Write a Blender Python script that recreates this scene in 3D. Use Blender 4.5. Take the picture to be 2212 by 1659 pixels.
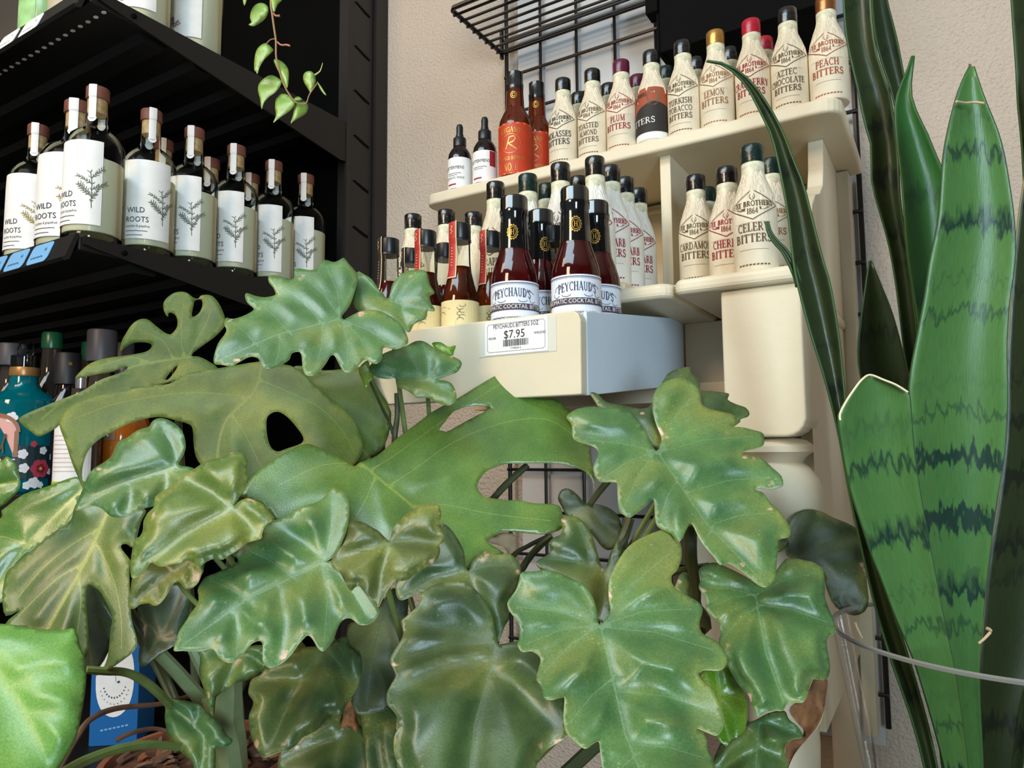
import bpy, bmesh, math, random
import numpy as np
from mathutils import Vector, Matrix
from mathutils.geometry import delaunay_2d_cdt

random.seed(7); rng = np.random.default_rng(7)
for o in list(bpy.data.objects): bpy.data.objects.remove(o)
SC = bpy.context.scene
COL = SC.collection

# ---------------------------------------------------------------- camera
F, CX, CY = 1534.0, 1106.0, 829.5
YAW, PITCH, ROLL = math.radians(31.47), math.radians(5.1), math.radians(-0.51)
EYE = Vector((0, 0, 1.45))
RM = Matrix.Rotation(YAW, 3, 'Z') @ Matrix.Rotation(math.pi / 2 + PITCH, 3, 'X') @ Matrix.Rotation(ROLL, 3, 'Z')
cd = bpy.data.cameras.new('camera'); cd.sensor_fit = 'HORIZONTAL'; cd.sensor_width = 36.0
cd.lens = 36.0 * F / 2212.0; cd.clip_start = 0.02
cam = bpy.data.objects.new('camera', cd); COL.objects.link(cam)
cam.matrix_world = Matrix.Translation(EYE) @ RM.to_4x4()
SC.camera = cam

# ---------------------------------------------------------------- light
wd = bpy.data.worlds.new('daylight'); SC.world = wd; wd.use_nodes = True
bg = wd.node_tree.nodes['Background']
bg.inputs[0].default_value = (0.80, 0.90, 1.0, 1); bg.inputs[1].default_value = 0.16
def area(name, loc, target, sx, sy, power, color):
    l = bpy.data.lights.new(name, 'AREA'); l.shape = 'RECTANGLE'; l.size = sx; l.size_y = sy
    l.energy = power; l.color = color
    o = bpy.data.objects.new(name, l); COL.objects.link(o); o.location = loc
    o.rotation_euler = (Vector(target) - Vector(loc)).to_track_quat('-Z', 'Y').to_euler()
    return o
area('shop_window_light', (0.98, -1.05, 1.55), (-0.35, 0.75, 1.5), 0.34, 0.8, 27, (0.66, 0.85, 1.0))
area('skylight', (-0.62, -0.55, 2.90), (-0.45, 0.60, 1.30), 1.3, 0.6, 24, (0.62, 0.84, 1.0))
area('ceiling_lamp_light', (-0.70, -1.30, 2.45), (-0.4, 1.0, 1.75), 0.5, 0.5, 19, (1.0, 0.74, 0.48))
area('second_ceiling_lamp_light', (-1.50, -0.6, 2.83), (-1.0, 0.9, 1.7), 0.4, 0.4, 5, (1.0, 0.74, 0.50))
SC.view_settings.view_transform = 'Standard'; SC.view_settings.look = 'None'
SC.view_settings.gamma = 1.0; SC.view_settings.use_curve_mapping = False
SC.view_settings.exposure = 0.2
SC.cycles.max_bounces = 10; SC.cycles.transparent_max_bounces = 24

# ---------------------------------------------------------------- helpers: placing
def ray(px, py): return RM @ Vector(((px - CX) / F, -(py - CY) / F, -1.0))
def W(px, py, z): return EYE + ray(px, py) * z                       # a point at depth z along the view
def onY(px, py, Y): d = ray(px, py); return EYE + d * (Y / d.y)
def onX(px, py, X): d = ray(px, py); return EYE + d * (X / d.x)
def onZ(px, py, Z): d = ray(px, py); return EYE + d * ((Z - EYE.z) / d.z)

# ---------------------------------------------------------------- helpers: materials
MATS = {}
def srgb(r, g, b):
    f = lambda c: (c / 255 / 12.92) if c / 255 <= 0.04045 else ((c / 255 + 0.055) / 1.055) ** 2.4
    return (f(r), f(g), f(b), 1)
def new_mat(name):
    m = bpy.data.materials.new(name); m.use_nodes = True
    nt = m.node_tree; b = nt.nodes['Principled BSDF']; MATS[name] = m
    return m, nt, b
def plain(name, col, rough=0.5, metal=0.0, noise=0.0, nscale=40, bump=0.0, bscale=200, spec=0.5, coat=0.0, trans=0.0):
    if name in MATS: return MATS[name]
    m, nt, b = new_mat(name)
    b.inputs['Base Color'].default_value = col; b.inputs['Roughness'].default_value = rough
    b.inputs['Metallic'].default_value = metal; b.inputs['Specular IOR Level'].default_value = spec
    b.inputs['Coat Weight'].default_value = coat; b.inputs['Transmission Weight'].default_value = trans
    tc = nt.nodes.new('ShaderNodeTexCoord')
    if noise:
        n = nt.nodes.new('ShaderNodeTexNoise'); n.inputs['Scale'].default_value = nscale; n.inputs['Detail'].default_value = 6
        nt.links.new(tc.outputs['Object'], n.inputs['Vector'])
        mr = nt.nodes.new('ShaderNodeMapRange'); mr.inputs[1].default_value = 0.3; mr.inputs[2].default_value = 0.7
        mr.inputs[3].default_value = 1 - noise; mr.inputs[4].default_value = 1 + noise * 0.5
        nt.links.new(n.outputs[0], mr.inputs[0])
        hs = nt.nodes.new('ShaderNodeHueSaturation'); hs.inputs['Color'].default_value = col
        nt.links.new(mr.outputs[0], hs.inputs['Value']); nt.links.new(hs.outputs[0], b.inputs['Base Color'])
    if bump:
        n = nt.nodes.new('ShaderNodeTexNoise'); n.inputs['Scale'].default_value = bscale; n.inputs['Detail'].default_value = 5
        nt.links.new(tc.outputs['Object'], n.inputs['Vector'])
        bp = nt.nodes.new('ShaderNodeBump'); bp.inputs['Strength'].default_value = bump; bp.inputs['Distance'].default_value = 0.002
        nt.links.new(n.outputs[0], bp.inputs['Height']); nt.links.new(bp.outputs[0], b.inputs['Normal'])
    return m
def thin_glass(name, tint=(0.93, 0.96, 0.95, 1), edge=0.14, refl=1.0):
    m, nt, b = new_mat(name); nt.nodes.remove(b); out = nt.nodes['Material Output']
    t = nt.nodes.new('ShaderNodeBsdfTransparent'); t.inputs[0].default_value = tint
    g = nt.nodes.new('ShaderNodeBsdfGlossy'); g.inputs['Roughness'].default_value = 0.04
    lw = nt.nodes.new('ShaderNodeLayerWeight'); lw.inputs[0].default_value = edge
    mx = nt.nodes.new('ShaderNodeMixShader')
    ml = nt.nodes.new('ShaderNodeMath'); ml.operation = 'MULTIPLY'; ml.inputs[1].default_value = refl
    nt.links.new(lw.outputs['Fresnel'], ml.inputs[0]); nt.links.new(ml.outputs[0], mx.inputs[0]); nt.links.new(t.outputs[0], mx.inputs[1]); nt.links.new(g.outputs[0], mx.inputs[2])
    nt.links.new(mx.outputs[0], out.inputs[0]); return m
def liquid_mat(name, tint, body, milky):
    m, nt, b = new_mat(name); nt.nodes.remove(b); out = nt.nodes['Material Output']
    t = nt.nodes.new('ShaderNodeBsdfTransparent'); t.inputs[0].default_value = tint
    d = nt.nodes.new('ShaderNodeBsdfDiffuse'); d.inputs[0].default_value = body
    tl = nt.nodes.new('ShaderNodeBsdfTranslucent'); tl.inputs[0].default_value = body
    a = nt.nodes.new('ShaderNodeMixShader'); a.inputs[0].default_value = 0.2
    nt.links.new(d.outputs[0], a.inputs[1]); nt.links.new(tl.outputs[0], a.inputs[2])
    mx = nt.nodes.new('ShaderNodeMixShader'); mx.inputs[0].default_value = milky
    nt.links.new(t.outputs[0], mx.inputs[1]); nt.links.new(a.outputs[0], mx.inputs[2])
    nt.links.new(mx.outputs[0], out.inputs[0]); return m

def stucco():
    m, nt, b = new_mat('stucco'); N = nt.nodes; L = nt.links
    tc = N.new('ShaderNodeTexCoord')
    n1 = N.new('ShaderNodeTexNoise'); n1.inputs['Scale'].default_value = 190; n1.inputs['Detail'].default_value = 4
    n2 = N.new('ShaderNodeTexNoise'); n2.inputs['Scale'].default_value = 2.2; n2.inputs['Detail'].default_value = 3
    L.new(tc.outputs['Object'], n1.inputs['Vector']); L.new(tc.outputs['Object'], n2.inputs['Vector'])
    cr = N.new('ShaderNodeValToRGB'); cr.color_ramp.elements[0].color = srgb(196, 178, 160); cr.color_ramp.elements[1].color = srgb(214, 198, 180)
    L.new(n2.outputs[0], cr.inputs[0]); L.new(cr.outputs[0], b.inputs['Base Color'])
    bp = N.new('ShaderNodeBump'); bp.inputs['Strength'].default_value = 1.0; bp.inputs['Distance'].default_value = 0.005
    L.new(n1.outputs[0], bp.inputs['Height']); L.new(bp.outputs[0], b.inputs['Normal'])
    b.inputs['Roughness'].default_value = 0.92; return m

def paper_wrap(name, col):
    m, nt, b = new_mat(name); N = nt.nodes; L = nt.links
    tc = N.new('ShaderNodeTexCoord'); mp = N.new('ShaderNodeMapping'); mp.inputs['Scale'].default_value = (1, 1, 0.28)
    L.new(tc.outputs['Object'], mp.inputs[0])
    n1 = N.new('ShaderNodeTexNoise'); n1.inputs['Scale'].default_value = 130; n1.inputs['Detail'].default_value = 3; n1.inputs['Distortion'].default_value = 1.6
    L.new(mp.outputs[0], n1.inputs['Vector'])
    sx = N.new('ShaderNodeSeparateXYZ'); L.new(tc.outputs['Object'], sx.inputs[0])
    mr = N.new('ShaderNodeMapRange'); mr.inputs[1].default_value = 0.05; mr.inputs[2].default_value = 0.10; mr.inputs[3].default_value = 0.12; mr.inputs[4].default_value = 1.0
    L.new(sx.outputs['Z'], mr.inputs[0])
    bp = N.new('ShaderNodeBump'); bp.inputs['Distance'].default_value = 0.0035; L.new(mr.outputs[0], bp.inputs['Strength'])
    L.new(n1.outputs[0], bp.inputs['Height']); L.new(bp.outputs[0], b.inputs['Normal'])
    n2 = N.new('ShaderNodeTexNoise'); n2.inputs['Scale'].default_value = 30; L.new(tc.outputs['Object'], n2.inputs['Vector'])
    cr = N.new('ShaderNodeValToRGB'); c2 = [c * 0.82 for c in col[:3]] + [1]
    cr.color_ramp.elements[0].position = 0.3; cr.color_ramp.elements[0].color = c2; cr.color_ramp.elements[1].position = 0.6; cr.color_ramp.elements[1].color = col
    L.new(n2.outputs[0], cr.inputs[0]); L.new(cr.outputs[0], b.inputs['Base Color'])
    b.inputs['Roughness'].default_value = 0.62; return m

def leaf_mat(name, base, dark, vein, spots=0.0, rough=0.3, veinw=0.0016, yellow=0.5, spec=0.85):
    m, nt, b = new_mat(name); N = nt.nodes; L = nt.links
    tc = N.new('ShaderNodeTexCoord')
    n1 = N.new('ShaderNodeTexNoise'); n1.inputs['Scale'].default_value = 26; n1.inputs['Detail'].default_value = 5
    L.new(tc.outputs['Object'], n1.inputs['Vector'])
    cr = N.new('ShaderNodeValToRGB'); cr.color_ramp.elements[0].position = 0.35; cr.color_ramp.elements[0].color = dark
    cr.color_ramp.elements[1].position = 0.68; cr.color_ramp.elements[1].color = base
    L.new(n1.outputs[0], cr.inputs[0])
    # broad yellow-olive blotches
    nb = N.new('ShaderNodeTexNoise'); nb.inputs['Scale'].default_value = 13; nb.inputs['Detail'].default_value = 3; L.new(tc.outputs['Object'], nb.inputs['Vector'])
    rbm = N.new('ShaderNodeMapRange'); rbm.inputs[1].default_value = 0.52; rbm.inputs[2].default_value = 0.72; rbm.inputs[4].default_value = 0.75 * min(1, yellow * 2); L.new(nb.outputs[0], rbm.inputs[0])
    mbl = N.new('ShaderNodeMix'); mbl.data_type = 'RGBA'; mbl.inputs[7].default_value = srgb(122, 124, 52)
    L.new(rbm.outputs[0], mbl.inputs[0]); L.new(cr.outputs[0], mbl.inputs[6])
    # yellowing along the margin, broken up by noise
    ea = N.new('ShaderNodeAttribute'); ea.attribute_name = 'ed'
    er = N.new('ShaderNodeMapRange'); er.inputs[1].default_value = 0.0; er.inputs[2].default_value = 0.014; er.inputs[3].default_value = 1.0; er.inputs[4].default_value = 0.0
    L.new(ea.outputs['Fac'], er.inputs[0])
    n3 = N.new('ShaderNodeTexNoise'); n3.inputs['Scale'].default_value = 34; L.new(tc.outputs['Object'], n3.inputs['Vector'])
    r3 = N.new('ShaderNodeMapRange'); r3.inputs[1].default_value = 0.45; r3.inputs[2].default_value = 0.72; L.new(n3.outputs[0], r3.inputs[0])
    mu = N.new('ShaderNodeMath'); mu.operation = 'MULTIPLY'; L.new(er.outputs[0], mu.inputs[0]); L.new(r3.outputs[0], mu.inputs[1])
    mu2 = N.new('ShaderNodeMath'); mu2.operation = 'MULTIPLY'; mu2.inputs[1].default_value = yellow; L.new(mu.outputs[0], mu2.inputs[0])
    my = N.new('ShaderNodeMix'); my.data_type = 'RGBA'; my.inputs[7].default_value = srgb(150, 150, 62)
    L.new(mu2.outputs[0], my.inputs[0]); L.new(mbl.outputs[2], my.inputs[6])
    # veins
    va = N.new('ShaderNodeAttribute'); va.attribute_name = 'vd'
    vr = N.new('ShaderNodeMapRange'); vr.interpolation_type = 'SMOOTHSTEP'; vr.inputs[1].default_value = veinw * 0.25; vr.inputs[2].default_value = veinw; vr.inputs[3].default_value = 0.5; vr.inputs[4].default_value = 0.0
    L.new(va.outputs['Fac'], vr.inputs[0])
    mv = N.new('ShaderNodeMix'); mv.data_type = 'RGBA'; mv.inputs[7].default_value = vein
    L.new(vr.outputs[0], mv.inputs[0]); L.new(my.outputs[2], mv.inputs[6])
    last = mv.outputs[2]
    if spots:
        vo = N.new('ShaderNodeTexVoronoi'); vo.inputs['Scale'].default_value = 230; L.new(tc.outputs['Object'], vo.inputs['Vector'])
        vr2 = N.new('ShaderNodeMapRange'); vr2.inputs[1].default_value = 0.10; vr2.inputs[2].default_value = 0.24; vr2.inputs[3].default_value = 1; vr2.inputs[4].default_value = 0
        L.new(vo.outputs['Distance'], vr2.inputs[0])
        n5 = N.new('ShaderNodeTexNoise'); n5.inputs['Scale'].default_value = 45; L.new(tc.outputs['Object'], n5.inputs['Vector'])
        r5 = N.new('ShaderNodeMapRange'); r5.inputs[1].default_value = 0.55; r5.inputs[2].default_value = 0.7; r5.inputs[4].default_value = spots; L.new(n5.outputs[0], r5.inputs[0])
        mm = N.new('ShaderNodeMath'); mm.operation = 'MULTIPLY'; L.new(vr2.outputs[0], mm.inputs[0]); L.new(r5.outputs[0], mm.inputs[1])
        ms = N.new('ShaderNodeMix'); ms.data_type = 'RGBA'; ms.inputs[7].default_value = srgb(178, 178, 120)
        L.new(mm.outputs[0], ms.inputs[0]); L.new(last, ms.inputs[6]); last = ms.outputs[2]
        # scattered dry patches near the margin
        n6 = N.new('ShaderNodeTexNoise'); n6.inputs['Scale'].default_value = 62; L.new(tc.outputs['Object'], n6.inputs['Vector'])
        r6 = N.new('ShaderNodeMapRange'); r6.inputs[1].default_value = 0.66; r6.inputs[2].default_value = 0.70; L.new(n6.outputs[0], r6.inputs[0])
        e6 = N.new('ShaderNodeMapRange'); e6.inputs[1].default_value = 0.002; e6.inputs[2].default_value = 0.008; e6.inputs[3].default_value = 1; e6.inputs[4].default_value = 0; L.new(ea.outputs['Fac'], e6.inputs[0])
        m6 = N.new('ShaderNodeMath'); m6.operation = 'MULTIPLY'; L.new(r6.outputs[0], m6.inputs[0]); L.new(e6.outputs[0], m6.inputs[1])
        mb = N.new('ShaderNodeMix'); mb.data_type = 'RGBA'; mb.inputs[7].default_value = srgb(205, 168, 142)
        L.new(m6.outputs[0], mb.inputs[0]); L.new(last, mb.inputs[6]); last = mb.outputs[2]
    n7 = N.new('ShaderNodeTexNoise'); n7.inputs['Scale'].default_value = 700; n7.inputs['Detail'].default_value = 2; L.new(tc.outputs['Object'], n7.inputs['Vector'])
    r7 = N.new('ShaderNodeMapRange'); r7.inputs[1].default_value = 0.25; r7.inputs[2].default_value = 0.75; r7.inputs[3].default_value = 0.78; r7.inputs[4].default_value = 1.22; L.new(n7.outputs[0], r7.inputs[0])
    h7 = N.new('ShaderNodeHueSaturation'); L.new(r7.outputs[0], h7.inputs['Value']); L.new(last, h7.inputs['Color']); last = h7.outputs[0]
    L.new(last, b.inputs['Base Color'])
    n4 = N.new('ShaderNodeTexNoise'); n4.inputs['Scale'].default_value = 800; n4.inputs['Detail'].default_value = 3; L.new(tc.outputs['Object'], n4.inputs['Vector'])
    bp = N.new('ShaderNodeBump'); bp.inputs['Strength'].default_value = 0.17; bp.inputs['Distance'].default_value = 0.0008
    L.new(n4.outputs[0], bp.inputs['Height']); L.new(bp.outputs[0], b.inputs['Normal'])
    b.inputs['Roughness'].default_value = rough; b.inputs['Specular IOR Level'].default_value = spec
    return m

def snake_mat(name, light, dark, scale=1.0):
    m, nt, b = new_mat(name); N = nt.nodes; L = nt.links
    at = N.new('ShaderNodeAttribute'); at.attribute_name = 'along'
    ac = N.new('ShaderNodeAttribute'); ac.attribute_name = 'across'
    cb = N.new('ShaderNodeCombineXYZ')
    m1 = N.new('ShaderNodeMath'); m1.operation = 'MULTIPLY'; m1.inputs[1].default_value = 70; L.new(ac.outputs['Fac'], m1.inputs[0])
    m2 = N.new('ShaderNodeMath'); m2.operation = 'MULTIPLY'; m2.inputs[1].default_value = 16; L.new(at.outputs['Fac'], m2.inputs[0])
    L.new(m1.outputs[0], cb.inputs[0]); L.new(m2.outputs[0], cb.inputs[1])
    n1 = N.new('ShaderNodeTexNoise'); n1.inputs['Scale'].default_value = 3.2; n1.inputs['Detail'].default_value = 7; L.new(cb.outputs[0], n1.inputs['Vector'])
    n2 = N.new('ShaderNodeTexNoise'); n2.noise_dimensions = '1D'; n2.inputs['Scale'].default_value = 40 * scale; n2.inputs['Detail'].default_value = 1
    ad = N.new('ShaderNodeMath'); ad.operation = 'MULTIPLY_ADD'; ad.inputs[1].default_value = 0.050; L.new(n1.outputs[0], ad.inputs[0]); L.new(at.outputs['Fac'], ad.inputs[2])
    ab = N.new('ShaderNodeMath'); ab.operation = 'ABSOLUTE'; L.new(ac.outputs['Fac'], ab.inputs[0])
    ad2 = N.new('ShaderNodeMath'); ad2.operation = 'MULTIPLY_ADD'; ad2.inputs[1].default_value = -0.25; L.new(ab.outputs[0], ad2.inputs[0]); L.new(ad.outputs[0], ad2.inputs[2])
    L.new(ad2.outputs[0], n2.inputs['W'])
    cr = N.new('ShaderNodeValToRGB'); e = cr.color_ramp.elements
    e[0].position = 0.30; e[0].color = dark; e[1].position = 0.47; e[1].color = light
    L.new(n2.outputs[0], cr.inputs[0])
    n3 = N.new('ShaderNodeTexNoise'); n3.inputs['Scale'].default_value = 5; n3.inputs['Detail'].default_value = 5
    cb2 = N.new('ShaderNodeCombineXYZ'); m3 = N.new('ShaderNodeMath'); m3.operation = 'MULTIPLY'; m3.inputs[1].default_value = 260; L.new(ac.outputs['Fac'], m3.inputs[0])
    L.new(m3.outputs[0], cb2.inputs[0]); L.new(m2.outputs[0], cb2.inputs[1]); L.new(cb2.outputs[0], n3.inputs['Vector'])
    r3 = N.new('ShaderNodeMapRange'); r3.inputs[3].default_value = 0.72; r3.inputs[4].default_value = 1.25; L.new(n3.outputs[0], r3.inputs[0])
    hs = N.new('ShaderNodeHueSaturation'); L.new(r3.outputs[0], hs.inputs['Value']); L.new(cr.outputs[0], hs.inputs['Color'])
    L.new(hs.outputs[0], b.inputs['Base Color']); b.inputs['Roughness'].default_value = 0.36
    bp = N.new('ShaderNodeBump'); bp.inputs['Strength'].default_value = 0.2; bp.inputs['Distance'].default_value = 0.001; L.new(n3.outputs[0], bp.inputs['Height']); L.new(bp.outputs[0], b.inputs['Normal'])
    return m

M_STUCCO = stucco()
M_CREAM = plain('cream_paint', srgb(222, 209, 180), 0.5, noise=0.06, nscale=9, bump=0.12, bscale=120)
M_DRAWSIDE = plain('drawer_side_daylight_tint', srgb(214, 228, 240), 0.5, noise=0.04, nscale=12)  # white drawer side with cool daylight put into its colour
M_BOARD = plain('grey_board', srgb(206, 205, 204), 0.7, noise=0.1, nscale=10)
M_WHITEP = plain('white_paint', srgb(228, 228, 222), 0.5, noise=0.05, nscale=14)
M_BIN = plain('matt_black_steel', srgb(9, 9, 9), 0.85, spec=0.1)
M_BLACK = plain('black_metal', srgb(22, 21, 22), 0.5, noise=0.2, nscale=12)
M_WIRE = plain('black_wire', srgb(22, 20, 20), 0.35)
M_SHELF = plain('black_shelf_steel', srgb(21, 20, 19), 0.5, noise=0.15, nscale=8, spec=0.35)
M_BACKB = plain('black_back_panel', srgb(4, 4, 4), 0.9, spec=0.1)
M_BLACKCAP = plain('black_capsule', srgb(18, 17, 18), 0.22, bump=0.5, bscale=140, coat=0.5)
M_BLACKPL = plain('black_plastic', srgb(24, 25, 27), 0.35)
M_GREENCAP = plain('dark_green_capsule', srgb(16, 38, 32), 0.25, bump=0.4, bscale=140)
M_PLUMCAP = plain('plum_capsule', srgb(92, 24, 52), 0.25, bump=0.3, bscale=140)
M_REDCAP = plain('red_capsule', srgb(176, 22, 44), 0.3, bump=0.3, bscale=140)
M_GOLDCAP = plain('gold_capsule', srgb(196, 146, 74), 0.3, 0.75, bump=0.2, bscale=140)
M_COPPERCAP = plain('copper_capsule', srgb(160, 104, 62), 0.3, 0.75, bump=0.2, bscale=140)
M_PAPER = paper_wrap('cream_wrap', srgb(232, 218, 190))
M_PAPERW = paper_wrap('white_wrap', srgb(232, 228, 216))
M_BAND = plain('neck_band', srgb(222, 216, 184), 0.6, noise=0.35, nscale=160)
M_INK = plain('black_ink', srgb(40, 34, 30), 0.7)
M_INKBR = plain('brown_ink', srgb(96, 74, 44), 0.7)
M_INKOR = plain('ochre_ink', srgb(150, 100, 48), 0.7)
M_INKRED = plain('red_ink', srgb(150, 34, 40), 0.7)
M_INKRUST = plain('rust_ink', srgb(158, 76, 44), 0.7)
M_INKGREY = plain('grey_ink', srgb(120, 118, 112), 0.7)
M_WHITEINK = plain('white_ink', srgb(235, 232, 224), 0.6)
M_GOLDINK = plain('gold_ink', srgb(206, 160, 70), 0.35, 0.6)
M_LABELW = plain('white_label', srgb(236, 234, 230), 0.6, noise=0.05, nscale=60)
M_LABELC = plain('cream_label', srgb(226, 206, 150), 0.6, noise=0.08, nscale=60)
M_LABELRED = plain('red_orange_label', srgb(192, 58, 24), 0.5, noise=0.12, nscale=50)
M_GLASS = thin_glass('clear_glass')
M_VASE = thin_glass('vase_glass', (0.86, 0.86, 0.84, 1), 0.10, 0.5)
M_SPIRIT = liquid_mat('pale_spirit', (0.92, 0.90, 0.76, 1), srgb(252, 246, 214), 0.92)
M_AMBER = plain('amber_liquid', srgb(118, 44, 12), 0.06, trans=0.75)
M_DRED = plain('dark_red_liquid', srgb(96, 18, 20), 0.06, trans=0.72)
M_TEAL = plain('teal_glass', srgb(0, 118, 130), 0.06, trans=0.45)
M_ORANGEB = plain('orange_glass', srgb(178, 96, 26), 0.08, trans=0.3)
M_DARKB = plain('dark_bottle', srgb(22, 14, 18), 0.1)
M_CORK = plain('cork', srgb(196, 160, 112), 0.85, noise=0.3, nscale=180)
M_WOODTOP = plain('wood_stopper', srgb(116, 66, 52), 0.55, noise=0.2, nscale=60)
M_SEAL = plain('paper_seal', srgb(228, 226, 224), 0.6)
M_BROWN = plain('dry_leaf', srgb(146, 100, 62), 0.85, noise=0.4, nscale=60, bump=0.8, bscale=90)
M_PALEDRY = plain('pale_dry_leaf', srgb(205, 178, 140), 0.8, noise=0.25, nscale=70)
M_SOIL = plain('potting_soil', srgb(92, 62, 46), 0.95, noise=0.6, nscale=70, bump=1.0, bscale=60)
M_POT = plain('terracotta', srgb(150, 92, 62), 0.8, noise=0.2, nscale=25)
M_TWIG = plain('twig', srgb(112, 84, 66), 0.8, noise=0.3, nscale=90)
M_STEM = plain('green_stem', srgb(118, 138, 74), 0.45, noise=0.2, nscale=50)
M_STEMD = plain('dull_stem', srgb(70, 78, 44), 0.5, noise=0.2, nscale=50)
M_STALK = plain('pale_stalk', srgb(132, 150, 104), 0.5, noise=0.15, nscale=40)
M_RIM = plain('leaf_margin', srgb(186, 190, 112), 0.5)
M_TABLE = plain('table_wood', srgb(96, 72, 54), 0.5, noise=0.2, nscale=18)
M_FLOOR = plain('floor_wood', srgb(120, 96, 74), 0.5, noise=0.2, nscale=6)
M_CEIL = plain('ceiling_paint', srgb(225, 218, 205), 0.9)
M_TAGBLUE = plain('blue_tag', srgb(120, 176, 222), 0.5)
M_BLUEBOX = plain('blue_card', srgb(16, 96, 160), 0.5)
M_TAPE = plain('clear_tape', srgb(214, 212, 196), 0.25)

P_A = leaf_mat('philodendron_leaf', srgb(94, 132, 70), srgb(64, 104, 56), srgb(118, 148, 108), 0.5, 0.40, 0.0009)
P_B = leaf_mat('philodendron_leaf_yellowing', srgb(124, 138, 56), srgb(84, 110, 46), srgb(136, 150, 96), 0.5, 0.42, 0.0009, 0.9)
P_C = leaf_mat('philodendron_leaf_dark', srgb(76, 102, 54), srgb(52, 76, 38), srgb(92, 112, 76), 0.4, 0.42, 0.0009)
P_D = leaf_mat('philodendron_leaf_blotched', srgb(98, 116, 50), srgb(70, 82, 36), srgb(116, 124, 76), 0.8, 0.46, 0.0009, 0.8)
P_F = leaf_mat('young_bright_leaf', srgb(112, 158, 40), srgb(82, 130, 30), srgb(140, 172, 70), 0.0, 0.3, 0.0012)
M_E = leaf_mat('monstera_leaf_olive', srgb(92, 116, 52), srgb(74, 98, 44), srgb(160, 176, 62), 0.0, 0.42, 0.0024, 0.3)
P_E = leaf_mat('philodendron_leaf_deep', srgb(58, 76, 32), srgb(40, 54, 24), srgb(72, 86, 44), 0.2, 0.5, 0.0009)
M_A = leaf_mat('monstera_leaf', srgb(96, 134, 54), srgb(74, 110, 44), srgb(150, 166, 74), 0.0, 0.33, 0.0019, 0.2)
M_B = leaf_mat('monstera_leaf_dull', srgb(90, 112, 46), srgb(68, 90, 38), srgb(124, 136, 62), 0.0, 0.50, 0.0021, 0.4, 0.35)
M_C = leaf_mat('monstera_leaf_bright', srgb(118, 166, 72), srgb(96, 148, 62), srgb(120, 166, 78), 0.0, 0.45, 0.0012, 0.1)
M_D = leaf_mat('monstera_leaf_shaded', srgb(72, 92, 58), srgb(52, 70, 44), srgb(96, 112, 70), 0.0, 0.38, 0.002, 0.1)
V_A = leaf_mat('vine_leaf', srgb(140, 172, 70), srgb(104, 144, 52), srgb(142, 166, 84), 0.0, 0.4, 0.0010, 0.2)
S_A = snake_mat('snake_leaf', srgb(80, 124, 64), srgb(34, 62, 50))
S_B = snake_mat('snake_leaf_dark', srgb(46, 58, 30), srgb(28, 38, 24))
S_C = snake_mat('snake_leaf_green', srgb(48, 96, 42), srgb(34, 74, 36), 0.6)

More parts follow.
